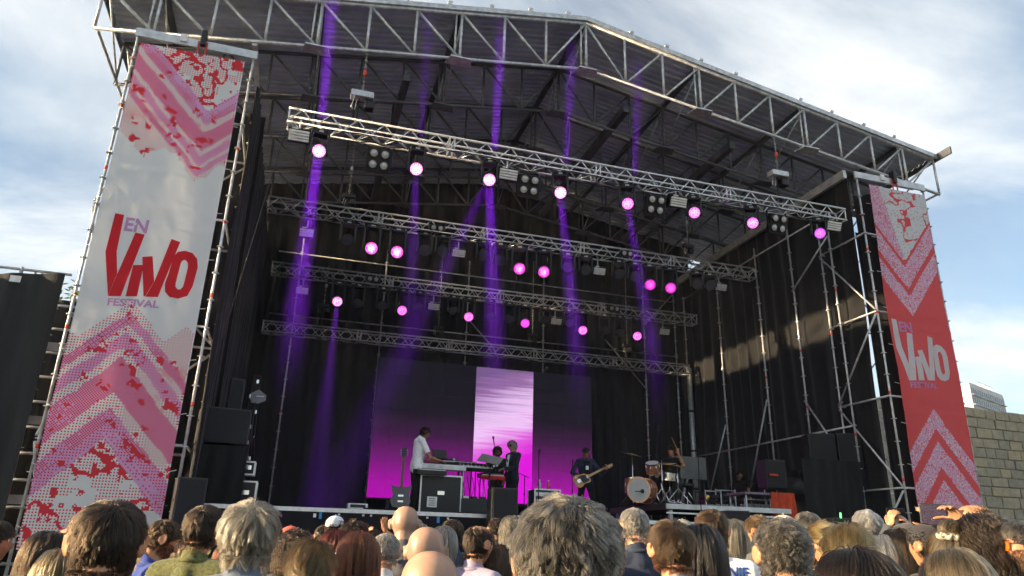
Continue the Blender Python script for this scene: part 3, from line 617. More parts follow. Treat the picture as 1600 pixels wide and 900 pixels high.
# ------------------------------------------------------------------ LED screen
def screen_mat(center):
    m = bpy.data.materials.new('screen_picture'); m.use_nodes = True; t = m.node_tree; t.nodes.clear(); o = N(t, 'ShaderNodeOutputMaterial'); e = N(t, 'ShaderNodeEmission'); gl = N(t, 'ShaderNodeBsdfGlossy'); ad = N(t, 'ShaderNodeAddShader')
    gl.inputs[0].default_value = (.003, .003, .0035, 1); gl.inputs[1].default_value = .35
    ge = N(t, 'ShaderNodeNewGeometry'); sp = N(t, 'ShaderNodeSeparateXYZ'); t.links.new(ge.outputs['Position'], sp.inputs[0])
    mr = N(t, 'ShaderNodeMapRange'); mr.inputs[1].default_value = 2.75; mr.inputs[2].default_value = 6.75; t.links.new(sp.outputs[2], mr.inputs[0])
    mp = N(t, 'ShaderNodeMapping'); mp.inputs['Scale'].default_value = (.55, .2, 16); t.links.new(ge.outputs['Position'], mp.inputs[0])
    ns = N(t, 'ShaderNodeTexNoise'); ns.inputs['Scale'].default_value = 1.; ns.inputs['Detail'].default_value = 4; t.links.new(mp.outputs[0], ns.inputs['Vector'])
    ma = N(t, 'ShaderNodeMath', operation='MULTIPLY_ADD'); ma.inputs[1].default_value = .42 if center else .04
    sb = N(t, 'ShaderNodeMath', operation='SUBTRACT'); sb.inputs[1].default_value = .5; t.links.new(ns.outputs['Fac'], sb.inputs[0]); t.links.new(sb.outputs[0], ma.inputs[0])
    fac = mr.outputs[0]
    if center:                                              # the pale glow leans to the left side of the middle panel
        mrx = N(t, 'ShaderNodeMapRange'); mrx.inputs[1].default_value = 8.85; mrx.inputs[2].default_value = 10.75; mrx.inputs[3].default_value = .10; mrx.inputs[4].default_value = -.10; t.links.new(sp.outputs[0], mrx.inputs[0])
        sc_ = N(t, 'ShaderNodeMapRange'); sc_.inputs[1].default_value = .25; sc_.inputs[2].default_value = .6; t.links.new(mr.outputs[0], sc_.inputs[0])
        mu = N(t, 'ShaderNodeMath', operation='MULTIPLY'); t.links.new(ma.outputs[0], mu.inputs[0]); t.links.new(sc_.outputs[0], mu.inputs[1]); ma.inputs[2].default_value = 0
        a2 = N(t, 'ShaderNodeMath', operation='ADD'); t.links.new(mu.outputs[0], a2.inputs[0]); t.links.new(mr.outputs[0], a2.inputs[1])
        a3 = N(t, 'ShaderNodeMath', operation='ADD'); t.links.new(a2.outputs[0], a3.inputs[0]); t.links.new(mrx.outputs[0], a3.inputs[1]); fac = a3.outputs[0]
    else: t.links.new(mr.outputs[0], ma.inputs[2]); fac = ma.outputs[0]
    rp = N(t, 'ShaderNodeValToRGB'); el = rp.color_ramp.elements
    stops = [(0, (.62, .004, .60)), (.28, (.60, .008, .58)), (.42, (.62, .10, .60)), (.56, (.72, .46, .76)), (.70, (.60, .40, .66)), (.84, (.27, .13, .32)), (1., (.14, .08, .19))] if center else \
            [(0, (.40, .003, .38)), (.10, (.34, .004, .32)), (.28, (.14, .008, .14)), (.45, (.04, .008, .045)), (.62, (.010, .007, .014)), (1., (.006, .0055, .009))]
    el[0].position = stops[0][0]; el[0].color = stops[0][1]+(1,); el[1].position = stops[-1][0]; el[1].color = stops[-1][1]+(1,)
    for p, c in stops[1:-1]: q = el.new(p); q.color = c+(1,)
    t.links.new(fac, rp.inputs[0]); t.links.new(rp.outputs[0], e.inputs[0]); e.inputs[1].default_value = .42 if not center else .46
    t.links.new(e.outputs[0], ad.inputs[0]); t.links.new(gl.outputs[0], ad.inputs[1]); t.links.new(ad.outputs[0], o.inputs[0]); m.cycles.emission_sampling = 'NONE'; return m
t = T('led_screen', 'large video screen showing magenta glow with a pale middle strip', 'screen', (9.25, 8.35, DK))
ms, mc = screen_mat(False), screen_mat(True); SX = [5.88, 8.88, 10.73, 12.70]
for k in range(3):
    x0, x1 = SX[k], SX[k+1]; n = max(1, round((x1-x0)/.5)); w = (x1-x0)/n; pm = MB().box((0, 0, 0), (w-.004, .08, .5-.004)).mesh('screen_panel'); pm.materials.append(mc if k == 1 else ms)
    for i in range(n):
        for j in range(8):
            o = bpy.data.objects.new('screen_panel', pm); COL.objects.link(o); o.parent = t; o.location = Vector((x0+(i+.5)*w, 8.30, 2.75+(j+.5)*.5))-t.location
MB().box((9.29, 8.40, 4.75), (6.84, .08, 4.06)).build('back_frame', M['blackm'], t)
for x in (6.5, 9.3, 12.1): MB().box((x, 8.45, 2.42), (.1, .1, .64)).build('foot', M['blackm'], t)
# ------------------------------------------------------------------ speakers, cases
def speaker(label, X, Y, z0, w, d, h, rz=0, m=None, cat='speaker'):
    t = T('loudspeaker', label, cat, (X, Y, z0), rz)
    MB().bbox((0, 0, h/2), (w, d, h), .018).build('cabinet', M['black'], t, True)
    MB().bbox((0, -d/2-.008, h/2), (w-.05, .016, h-.05), .006).build('grille', M['grille'], t, True)
    for s in (-1, 1): MB().bbox((s*(w/2+.006), 0, h*.62), (.012, .16, .05), .004).build('handle', M['blackm'], t, True)
    for sx in (-1, 1): MB().box((sx*(w/2-.05), 0, -.012), (.05, d*.6, .024)).build('foot', M['blackm'], t, True)
    return t
p = at(291, 800, -.55)
sp = speaker('tall black loudspeaker standing in front of the left tower by the stage', p.x, -.55, 1.55, .42, .42, .88, R(12))
MB().tube((0, 0, -1.53), (0, 0, -.0), .025).build('stand_pole', M['galv'], sp, True)
for a in (0, 2.1, 4.2): MB().tube((0, 0, -1.1), (.5*math.cos(a), .5*math.sin(a), -1.53), .015).build('stand_leg', M['blackm'], sp, True)
p = at(785, 808, -.25); speaker('upright black loudspeaker at the front of the stage below the grey haired singer', p.x, -.22, 1.55, .47, .36, .98, 0)
p = at(1152, 815, -.15); speaker('black loudspeaker at the stage front beside the drum riser', p.x-.08, -.2, 1.6, .46, .4, .72, R(-14))
p = at(1318, 815, -.1); speaker('wide black speaker low at the stage front right of the orange cloth', p.x, -.15, 1.55, .85, .5, .72, R(-5))
for (px, py, Y, w, h, lb) in ((344, 695, 1.2, .85, .62, 'black bass speaker on the covered plinth in the left wing'),):
    p = at(px, py, Y); speaker(lb, p.x, Y, p.z, w, .6, h, R(10))
p = at(362, 657, 1.3); speaker('slim black column speaker above the bass speaker in the left wing', p.x, 1.3, p.z, .25, .3, .75, R(10))
t = T('covered_plinth', 'plinth draped in black cloth under the left wing speakers', 'plinth', (at(344, 785, 1.2).x, 1.2, DK)); q = at(344, 697, 1.2)
MB().bbox((q.x, 1.25, (DK+q.z)/2-.02), (.95, .75, q.z-DK-.04), .05).build('block', M['cloth'], t); link(cloth_grid((q.x-.5, .83, 0), (q.x+.5, .83, 0), DK+.01, q.z-.02, .02, .3, 8, .04, 51), 'cover', M['cloth'], t)
for i, (px, py, Y, w, h, lb) in enumerate(((1283, 730, 1.6, .62, .75, 'black speaker stack cabinet standing on the cloth in the right wing'), (1326, 733, 1.4, .55, .8, 'black speaker cabinet nearest the right banner in the wing'))):
    p = at(px, py, Y); speaker(lb, p.x, Y, p.z, w, .5, h, R(-20))
t = T('covered_plinth', 'black draped plinth in the right wing below two speakers', 'plinth', (at(1305, 800, 1).x, 1.0, DK)); q = at(1305, 733, 1.5)
MB().bbox((q.x, 1.55, (DK+q.z)/2-.02), (1.5, .8, q.z-DK-.04), .05).build('block', M['cloth'], t); link(cloth_grid((q.x-.8, 1.1, 0), (q.x+.8, 1.1, 0), DK+.01, q.z-.03, .03, .3, 8, .04, 52), 'cover', M['cloth'], t)
# antenna paddle on a stand
p = at(403, 620, 1.6); t = T('antenna_paddle', 'flat pointed wireless antenna paddle on a thin stand at left', 'antenna', (p.x, 1.6, DK))
MB().prism([(p.x-.14, 1.6, p.z-.02), (p.x-.10, 1.6, p.z-.12), (p.x+.02, 1.6, p.z-.13), (p.x+.15, 1.6, p.z-.06), (p.x+.15, 1.6, p.z+.04), (p.x+.0, 1.6, p.z+.14), (p.x-.13, 1.6, p.z+.06)], (0, .015, 0)).build('paddle', mat('grey_plastic', (.16, .16, .18), .5), t)
MB().box((p.x+.04, 1.59, p.z+.01), (.14, .006, .014)).build('mark', M['white'], t)
MB().tube((p.x-.03, 1.61, DK+.05), (p.x-.03, 1.61, p.z-.1), .012).build('pole', M['blackm'], t)
for a in (.3, 2.4, 4.5): MB().tube((p.x-.03, 1.61, DK+.35), (p.x-.03+.35*math.cos(a), 1.61+.35*math.sin(a), DK+.01), .009).build('leg', M['blackm'], t)
def flight_case(label, px, py, Y, w, d, h, rz=0, m=None):
    p = at(px, py, Y); t = T('flight_case', label, 'case', (p.x, Y, DK), rz); z0 = .02
    MB().bbox((0, 0, z0+h/2), (w, d, h), .008).build('body', m or M['black'], t, True)
    for sx in (-1, 1):
        for sy in (-1, 1): MB().box((sx*w/2, sy*d/2, z0+h/2), (.03, .03, h+.01)).build('corner_rail', M['alu'], t, True)
        for z in (z0, z0+h): MB().box((0, sx*d/2, z), (w+.02, .028, .028)).build('edge_rail', M['alu'], t, True)
    MB().bbox((0, -d/2-.012, z0+h*.55), (.14, .02, .08), .005).build('latch', M['chrome'], t, True)
    return t
flight_case('small flight case with alloy edges beside the antenna stand', 381, 786, 1.4, .36, .34, .42)
flight_case('tiny flight case standing on the case by the antenna stand', 384, 752, 1.45, .25, .25, .22).location.z = DK+.55
bx_ = T('stage_box', 'low grey stage box on the deck left of the guitar stand', 'stage box', (at(558, 792, .5).x, .5, DK))
MB().bbox((0, 0, .055), (.34, .25, .10), .01).build('case', M['alub'], bx_, True); MB().box((0, -.128, .06), (.26, .006, .05)).build('socket_strip', M['black'], bx_, True)
flight_case('black keyboard flight case under the left keyboard', 684, 786, 2.0, .82, .5, .74)
MB_ = T('paper_sign', 'pale notice sheet fixed to the case under the left keyboard', 'sign', (at(675, 782, 1.7).x, 1.70, DK+.12))
MB().box((0, 0, .13), (.2, .008, .2)).build('sheet', M['white'], MB_, True)
for i in range(4): MB().box((0, -.006, .07+.04*i), (.13, .004, .012)).build('printed_line', M['blackm'], MB_, True)
t = flight_case('black amplifier rack with knobs standing on a case right of the singer', 850, 783, 2.6, .58, .45, .62)
for r_ in range(4):
    for c in range(9): MB().tube((-.24+.06*c, -.235, .18+.12*r_), (-.24+.06*c, -.255, .18+.12*r_), .014, 8).build('knob', M['chrome'] if (r_+c) % 3 else M['white'], t, True)
    MB().box((0, -.231, .18+.12*r_), (.54, .008, .085)).build('panel', M['alub'] if r_ % 2 else M['blackm'], t, True)
def bottle(px, py, Y, z, label, col):
    p = at(px, py, Y); t = T('drink_bottle', label, 'bottle', (p.x, Y, z)); MB().lathe([(0, 0), (.033, 0), (.034, .13), (.014, .19), (.014, .21)], (0, 0, 0), (0, 0, 1), 10).build('bottle', mat('bottle', col, .15), t, True); MB().lathe([(.016, .20), (.016, .225), (0, .225)], (0, 0, 0), (0, 0, 1), 8).build('cap', M['white'], t, True)
bottle(843, 757, 2.6, DK+.64, 'clear bottle on the left of the amplifier rack', (.5, .55, .6)); bottle(857, 757, 2.65, DK+.64, 'small reddish cup on the right of the amplifier rack', (.5, .12, .08))
# ------------------------------------------------------------------ keyboards
def keyboard(label, X, Y, z, L, rz, tilt, body, stand=True, legx=.3):
    t = T('keyboard', label, 'keyboard', (X, Y, z), rz); tm = Matrix.Rotation(tilt, 3, 'X')
    MB().bbox((0, 0, .05), (L, .34, .09), .012, tm).build('case', body, t, True)
    k = MB()
    wk = MB().box((0, 0, 0), (L*.9/28-.003, .15, .02)).mesh('white_key'); wk.materials.append(M['white']); bk = MB().box((0, 0, 0), (.012, .09, .025)).mesh('black_key'); bk.materials.append(M['black'])
    for i in range(28):
        o = bpy.data.objects.new('white_key', wk); COL.objects.link(o); o.parent = t; o.location = tm @ Vector((-L*.45+(i+.5)*L*.9/28, -.08, .102)); o.rotation_euler = (tilt, 0, 0)
        if i % 7 not in (2, 6):
            o = bpy.data.objects.new('black_key', bk); COL.objects.link(o); o.parent = t; o.location = tm @ Vector((-L*.45+(i+1)*L*.9/28, -.05, .114)); o.rotation_euler = (tilt, 0, 0)
    for i in range(8): MB().tube(tm @ Vector((-L*.4+i*L*.11, .1, .094)), tm @ Vector((-L*.4+i*L*.11, .1, .115)), .012, 8).build('knob', M['alub'], t, True)
    if stand:
        zf = DK-z
        for s in (-1, 1):
            MB().tube((s*legx, -.14, 0), (s*legx, -.20, zf+.02), .014).build('leg', M['blackm' if s > 0 else 'galv'], t, True)
            MB().tube((s*legx, .14, 0), (s*legx, .22, zf+.02), .014).build('leg', M['blackm'], t, True)
            MB().tube((s*legx, -.2, zf+.35), (s*legx, .2, zf+.35), .012).build('cross_bar', M['galv'], t, True)
        MB().tube((-legx, .2, zf+.4), (legx, .2, zf+.4), .012).build('cross_bar', M['galv'], t, True)
    return t
p = at(690, 727, 2.0); keyboard('long pale keyboard played by the man in the white t-shirt', p.x, 2.0, p.z-.10, .95, R(4), R(3), M['alub'], True, .40)
p = at(668, 733, 1.75); keyboard('small black synthesizer set lower in front of the pale keyboard', p.x+.05, 1.72, p.z-.12, .6, R(4), R(3), M['black'], False)
p = at(742, 730, 2.8); keyboard('tilted dark synthesizer in the middle of the keyboard rigs', p.x, 2.85, p.z-.05, .8, R(6), R(24), M['black'], True, .3)
p = at(766, 745, 3.0); keyboard('red keyboard in front of the grey haired singer', p.x, 2.95, p.z-.05, .55, R(2), R(12), mat('red_lacquer', (.55, .02, .03), .3), True, .2)
p = at(712, 724, 3.3); keyboard('slim black keyboard behind the pale keyboard', p.x+.1, 3.4, p.z-.06, .9, R(5), R(5), M['blackm'], True, .35)
p = at(692, 716, 2.08); t = T('laptop', 'open black laptop standing on the pale keyboard', 'laptop', (p.x, 2.1, p.z-.02), R(15))
MB().bbox((0, 0, .01), (.33, .23, .018), .004).build('base', M['blackm'], t, True); MB().bbox((0, .15, .11), (.33, .014, .21), .004, Matrix.Rotation(R(-20), 3, 'X')).build('lid', M['blackm'], t, True)
p = at(757, 716, 2.7); t = T('sheet_holder', 'slanted pale score board on the middle keyboard rig', 'music stand', (p.x+.12, 2.65, p.z-.08), R(-20))
MB().bbox((0, 0, .06), (.52, .012, .30), .004, Matrix.Rotation(R(-52), 3, 'X') @ Matrix.Rotation(R(18), 3, 'Y')).build('board', mat('grey_board', (.25, .24, .24), .6), t, True); MB().tube((0, .02, 0), (0, .05, -.9), .012).build('pole', M['blackm'], t, True)
p = at(716, 715, 3.0); t = T('effects_box', 'small box with a pale blue lamp on the keyboards', 'effects box', (p.x, 3.35, p.z-.05)); MB().bbox((0, 0, .03), (.16, .12, .06), .01).build('case', M['black'], t, True); MB().lathe([(.03, 0), (.028, .015), (0, .02)], (-.03, -.06, .035), (0, -1, 0), 10).build('lamp', mat('blue_glow', (.3, .6, .7), .3), t, True)
for i in range(9):                                         # cables hanging from the rigs
    x0 = at(716+i*8, 735, 2.6).x; c = T('stage_cable', 'black cable drooping from the keyboard rigs, %s of nine from the left' % ORD[i], 'cable', (x0, 2.6, DK), 0, 'cables hanging from the keyboards')
    MB().path([(0, .1, .85), (.03, 0, .6), (random.uniform(-.1, .1), -.05, .3), (random.uniform(-.15, .15), -.1, .02), (random.uniform(.1, .3), -.2, .012)], .008, 5).build('cable', M['blackm'], c, True)
p = at(744, 782, 2.0); pb_ = T('pedal_board', 'dark pedal board and cable tangle below the keyboards', 'pedal board', (p.x, 1.9, DK)); MB().bbox((0, 0, .18), (.75, .4, .34), .02).build('case', M['black'], pb_, True)
for i in range(4): MB().bbox((-.27+.18*i, -.05, .37), (.12, .16, .05), .01).build('pedal', (M['alub'], M['blackm'], M['black'], M['red'])[i], pb_, True)
for px, cn in ((575, 'leftmost, left of the guitar stand'), (690, 'below the keyboard case'), (715, 'below the middle keyboards'), (735, 'beside the centre speaker')): p = at(px, 796, .4); o = MB().path([(p.x-.2, .5, DK+.012), (p.x-.05, .35, DK+.03), (p.x+.1, .45, DK+.012), (p.x+.25, .3, DK+.02), (p.x+.12, .25, DK+.012)], .012, 6).build('stage_cable', M['blackm']); tag(o, 'coil of cable on the front edge of the stage, '+cn, 'cable', 'cables along the stage front')
# ------------------------------------------------------------------ microphones
def mic_stand(label, px, py_top, Y, boom=None, zbase=DK, straight=True):
    p = at(px, py_top, Y); t = T('microphone_stand', label, 'microphone', (p.x, Y, zbase)); h = p.z-zbase
    MB().lathe([(0, 0), (.13, 0), (.12, .02), (.02, .03)], (0, 0, 0), (0, 0, 1), 14).build('base', M['blackm'], t, True)
    MB().tube((0, 0, .02), (0, 0, h-.12), .011).build('pole', M['blackm'], t, True)
    MB().tube((0, 0, h*.5), (0, 0, h*.5+.07), .017).build('clutch', M['black'], t, True)
    if boom is None: a = Vector((0, 0, h-.12)); d = Vector((0, -.25, 1)).normalized()
    else:
        a = Vector((0, 0, h-.12)); b = a+Vector(boom); MB().tube(a-Vector(boom)*.35, b, .009).build('boom', M['blackm'], t, True); a = b; d = Vector(boom).normalized()
    MB().lathe([(0, -.01), (.011, 0), (.014, .12), (.024, .135), (.026, .155), (.018, .175), (0, .18)], a, d, 10).build('microphone', M['blackm'], t, True)
    return t
mic_stand('upright microphone stand left of the amplifier rack', 842, 706, 2.2)
mic_stand('microphone on a stand beside the guitarist', 894, 722, 3.0)
mic_stand('boom microphone reaching to the grey haired singer', 775, 705, 3.4, (-.05, .0, .28))
mic_stand('boom microphone on a stand behind the singer', 820, 735, 3.3, (-.3, .05, .12))
mic_stand('tall boom microphone over the left of the drums', 984, 712, 2.4, (-.08, 0, .32), DK+.4)
mic_stand('tallest boom microphone over the middle of the drums', 1026, 700, 2.9, (.06, 0, .5), DK+.4)
mic_stand('small microphone stand left of the drums', 968, 708, 3.6)
mic_stand('slim stand in front of the drums at the riser edge', 1090, 705, .9)
# ------------------------------------------------------------------ guitar on stand
def sg(poly, z=0): return [Vector(p) for p in poly]
p = at(625, 790, 1.0); t = T('electric_guitar', 'dark double horned electric guitar upright on a floor stand', 'guitar', (p.x, 1.0, DK), R(-10))
bd = [(-.15, .0, .02), (-.19, 0, .12), (-.15, 0, .22), (-.17, 0, .32), (-.20, 0, .42), (-.13, 0, .38), (-.05, 0, .37), (.05, 0, .37), (.13, 0, .38), (.20, 0, .42), (.17, 0, .32), (.15, 0, .22), (.19, 0, .12), (.15, 0, .02), (.0, 0, -.02)]
bd = [(x, -.02+.12*z, z+.09) for x, y, z in bd]
MB().prism(bd, (0, .045, 0)).build('body', mat('dark_lacquer', (.03, .028, .028), .2, coat=.5), t, True)
MB().box((0, -.0, .30), (.10, .02, .035), 0, Matrix.Rotation(R(-7), 3, 'X')).build('pickup', M['chrome'], t, True); MB().box((0, -.01, .20), (.10, .02, .03)).build('bridge', M['chrome'], t, True)
MB().box((0, .065, .72), (.05, .03, .60), 0, Matrix.Rotation(R(-7), 3, 'X')).build('neck', mat('rosewood', (.10, .06, .04), .5), t, True)
MB().prism([(-.04, .095, 1.02), (.04, .095, 1.02), (.05, .115, 1.18), (-.05, .115, 1.18)], (0, .02, 0)).build('headstock', M['black'], t, True)
for s in (-1, 1):
    for i in range(3): MB().tube((s*.05, .11, 1.05+.045*i), (s*.075, .11, 1.05+.045*i), .008, 6).build('tuner', M['chrome'], t, True)
    MB().tube((s*.09, .0, .09), (s*.17, -.12, .01), .011).build('stand_leg', M['blackm'], t, True)
MB().tube((0, .08, .02), (0, .12, .8), .011).build('stand_pole', M['blackm'], t, True); MB().tube((0, .08, .05), (0, .3, .01), .011).build('stand_leg', M['blackm'], t, True)
# ------------------------------------------------------------------ drum kit on a riser
DR = DK+.40
t = T('drum_riser', 'low drum riser with a silver edge at the right of the stage', 'riser', (12.6, 2.5, DK))
MB().box((12.75, 2.45, DK+.33), (3.0, 2.8, .12)).build('top', M['deck'], t); MB().box((12.75, 1.03, DK+.33), (3.02, .04, .10)).build('edge_trim', M['alub'], t); MB().box((12.75, 1.03, DK+.20), (3.02, .03, .03)).build('edge_rail', M['alu'], t)
for x in (11.4, 12.75, 14.1):
    for y in (1.15, 3.7): MB().box((x, y, DK+.14), (.07, .07, .27)).build('leg', M['galv'], t)
copper = mat('copper_shell', (.46, .20, .10), .28, .55, .2, 10, coat=.4); dhead = mat('drum_head', (.60, .60, .59), .5, 0, .06, 6, transl=.2)
def drum(par, name, c, ax, r, L, m=copper, n=26):
    c = Vector(c); ax = Vector(ax).normalized(); a = ax.orthogonal().normalized(); b = ax.cross(a)
    sh = MB().lathe([(r*.98, -L/2), (r*.98, L/2)], c, ax, n).build(name, m, par, True)
    for s in (-1, 1):
        MB().lathe([(r*.97, s*(L/2-.012)), (r*1.03, s*(L/2-.012)), (r*1.03, s*(L/2+.014)), (r*.95, s*(L/2+.014))], c, ax, n, False).build('hoop', M['chrome'] if r < .25 else copper, sh, True)
        MB().lathe([(r*.96, s*(L/2+.006)), (0, s*(L/2+.009))], c, ax, n).build('drum_head', dhead, sh, True)
    for i in range(8):
        w = 2*math.pi*i/8; q = c+(a*math.cos(w)+b*math.sin(w))*r*1.02; MB().tube(q-ax*L*.42, q+ax*L*.42, .007, 6).build('lug', M['chrome'], sh, True)
    return sh
def stand3(par, x, y, z0, z1, spread=.28, m='chrome'):
    MB().tube((x, y, z0+.12), (x, y, z1), .011).build('stand', M[m], par, True)
    for i in range(3): w = i*2.1+x; MB().tube((x, y, z0+.38), (x+spread*math.cos(w), y+spread*math.sin(w), z0+.015), .010).build('stand_leg', M[m], par, True)
pk = at(997, 775, 1.75); kit = T('drum_kit', 'copper drum kit with a big white headed bass drum on the riser', 'drum kit', (pk.x, 1.75, DR)); kit.scale = (.92, .92, .92)
bax = Vector((-.72, -.62, 0)); drum(kit, 'bass_drum', (.12, .0, .30), bax, .285, .44)
MB().tube((.30, -.30, .25), (.36, -.38, .0), .012).build('spur', M['chrome'], kit, True)
drum(kit, 'rack_tom', (.42, .02, .83), (-.25, -.35, .9), .165, .24); drum(kit, 'floor_tom', (.25, .75, .45), (0, 0, 1), .20, .36)
drum(kit, 'snare', (.92, .15, .66), (.05, -.1, 1), .18, .15, M['chrome'])
stand3(kit, .92, .15, 0, .58); stand3(kit, .62, -.05, 0, 1.02)
for (x, y, z, r, tilt) in ((.05, .35, 1.17, .24, (.15, -.2, 1)), (.98, -.15, .90, .19, (.1, -.15, 1)), (1.15, .55, 1.05, .25, (-.2, -.2, 1))):
    stand3(kit, x, y, 0, z+.04, .33); MB().lathe([(0, .02), (.03, .018), (.04, .008), (r, -.012), (r, -.015), (.03, .0), (0, .0)], (x, y, z), tilt, 22).build('cymbal', mat('bronze', (.55, .40, .16), .3, .9), kit, True)
for (x0, y0, z0), (x1, y1, z1) in (((.6, -.05, .1), (.8, -.35, .02)), ((.7, .3, .2), (1.1, -.2, .02)), ((.45, -.3, .45), (.62, -.2, .0))): MB().tube((x0, y0, z0), (x1, y1, z1), .011).build('stand_leg', M['chrome'], kit, True)
MB().lathe([(0, -.01), (.04, 0), (.05, .06), (.03, .10), (0, .11)], (-.02, -.25, .26), (.5, .6, .1), 10).build('bass_microphone', M['blackm'], kit, True); MB().tube((-.03, -.27, .26), (-.25, -.36, .24), .01).build('microphone_arm', M['blackm'], kit, True)
pd_ = T('drum_stool', 'round black drum stool behind the copper drums', 'stool', (pk.x+1.42, 2.15, DR)); MB().lathe([(0, .43), (.16, .43), (.17, .47), (.15, .50), (0, .51)], (0, 0, 0), (0, 0, 1), 18).build('seat', M['black'], pd_, True); stand3(pd_, 0, 0, 0, .44, .25)
# ------------------------------------------------------------------ gear right of the drums
t = T('grey_backdrop', 'pale grey cloth board behind the drummer', 'board', (at(1080, 750, 4.6).x, 4.6, DK)); a = at(1052, 712, 4.6); b = at(1104, 750, 4.6)
MB().bbox(((a.x+b.x)/2, 4.6, (a.z+b.z)/2), (b.x-a.x, .05, a.z-b.z), .01).build('panel', mat('grey_board2', (.17, .17, .16), .8, 0, .2, 3), t)
for x in (a.x+.05, b.x-.05): MB().tube((x, 4.65, DK), (x, 4.65, a.z-.1), .02).build('leg', M['blackm'], t)
def rack(label, px, Y, w, h, rz=0, n=6, z0=DK):
    p = at(px, 780, Y); t = T('equipment_rack', label, 'rack', (p.x, Y, z0), rz)
    for sx in (-1, 1):
        for sy in (-1, 1): MB().tube((sx*w/2, sy*.22, 0), (sx*w/2, sy*.22, h), .017, 8).build('post', M['galv'] if sy < 0 else M['blackm'], t, True)
    for z in (.06, h*.5, h-.03):
        for sy in (-1, 1): MB().tube((-w/2, sy*.22, z), (w/2, sy*.22, z), .014).build('rail', M['galv' if sy < 0 else 'blackm'], t, True)
    for i in range(n): MB().bbox((random.uniform(-.06, .06), 0, .12+(h-.2)*i/n+.04), (w*.8, .36, (h-.2)/n*.7), .006).build('unit', M['black'] if i % 3 else M['alub'], t, True)
    c = MB()
    for i in range(7): x = random.uniform(-w/2, w/2); c.path([(x, -.22, random.uniform(.5, 1)*h), (x+random.uniform(-.2, .2), -.30, .4*h), (x+random.uniform(-.2, .2), -.28, .05)], .007, 5)
    c.build('cable', M['blackm'], t, True); return t
rack('open equipment rack hung with cables, nearest to the drum riser', 1107, 3.0, .42, .85)
rack('open equipment rack with alloy posts behind the speaker right of the drums', 1128, 3.2, .5, .9, R(-8))
rack('alloy framed rack in front of the two crew members', 1175, 3.6, .75, .75, 0, 4)
rack('tall alloy frame left of the black cloth in the right wing', 1208, 4.2, .9, 1.25, R(5), 3)
p = at(1103, 778, 1.6); t = T('cowbell', 'small golden percussion bell on a short stand right of the drums', 'percussion', (p.x, 1.6, DK)); MB().lathe([(.03, .0), (.05, .1), (.03, .12), (0, .12)], (0, 0, p.z-DK-.05), (.3, -.5, 1), 8).build('bell', mat('gold', (.75, .5, .12), .3, .8), t, True); stand3(t, 0, 0, 0, p.z-DK)
a = at(1165, 768, 1.2); b = at(1222, 766, 1.2); t = T('stage_table', 'alloy framed work table with a thin dark top right of the drums', 'table', ((a.x+b.x)/2, 1.5, DK)); w = b.x-a.x; h = a.z-DK
MB().bbox((0, 0, h-.03), (w+.1, .7, .05), .008).build('top', mat('violet_top', (.16, .11, .17), .4), t, True)
for sx in (-1, 1):
    for sy in (-1, 1): MB().tube((sx*w/2, sy*.3, .0), (sx*w/2, sy*.3, h-.05), .02).build('leg', M['galv'], t, True)
MB().tube((-w/2, -.3, h*.5), (w/2, -.3, h*.5), .014).build('rail', M['galv'], t, True)
p = at(1222, 770, 1.1); o = link(cloth_grid((p.x-.28, 1.12, 0), (p.x+.30, 1.06, 0), p.z-.55, p.z, .035, .17, 10, .02, 61, ragged=.15), 'orange_cloth', M['orange']); tag(o, 'bright orange cloth hanging from the end of the work table', 'cloth')
p = at(1210, 765, 1.4); speaker('black bag like box with an orange strip on the work table', p.x, 1.45, p.z+.02, .5, .4, .62, R(-6)); q = at(1210, 742, 1.2); o = MB().bbox((q.x, 1.22, q.z), (.22, .02, .05), .008).build('orange_strap', M['orange']); tag(o, 'short orange strap across the black box on the table', 'strap')
# heap of black cloth in the right wing
vs = []; fs = []; nx_, nz_ = 34, 26; a = at(1228, 735, 2.0); b = at(1278, 800, 2.0)
for j in range(nz_+1):
    for i in range(nx_+1):
        u = i/nx_; v = j/nz_; vs.append((a.x-.15+(b.x-a.x+.5)*u, 2.0+.25*math.sin(u*9+v*3)+.3*(fbm(np.array(u*5.), np.array(v*5.), 71)-.5)-.5*(1-v), DK+(a.z-DK)*v*(.85+.3*fbm(np.array(u*4.), np.array(1.), 73))))
for j in range(nz_):
    for i in range(nx_): k = j*(nx_+1)+i; fs.append((k, k+1, k+nx_+2, k+nx_+1))
m_ = MB().add(vs, fs, True); o = m_.build('cloth_heap', mat('black_sheeting', (.018, .018, .02), .42, 0, .3, 3, .6, 9)); tag(o, 'crumpled shiny black sheeting heaped in the right wing', 'sheeting')
for (px, py, Y, lb, w_) in ((1242, 680, 4.5, 'upper', .20), (1240, 708, 4.5, 'lower', .2)):
    pass
p = at(1296, 806, -.1); o = MB().bbox((p.x, -.42, p.z), (.03, .02, .10), .006).build('indicator_lamp', mat('green_lamp', (.05, .9, .1), .4, emit=((.1, 1, .15), 1.6))); tag(o, 'small bright green indicator lamp on the low speaker', 'lamp')
def par_can(px, py, Y, label, k=1.):
    p = at(px, py, Y); t = T('spot_lamp', label, 'stage light', p, 0, 'small spot lamps'); MB().lathe([(.04*k, .12), (.09*k, .10), (.10*k, -.10), (.085*k, -.10), (.08*k, -.06), (0, -.05)], (0, 0, 0), (.6, .6, .3), 14).build('can', M['blackm'], t, True); MB().path([(-.12, 0, 0), (-.12, 0, .15), (.12, 0, .15), (.12, 0, 0)], .01, 5).build('bracket', M['blackm'], t, True); MB().bbox((.0, -.08, -.03), (.12, .02, .03), .005).build('reflector', M['chrome'], t, True)
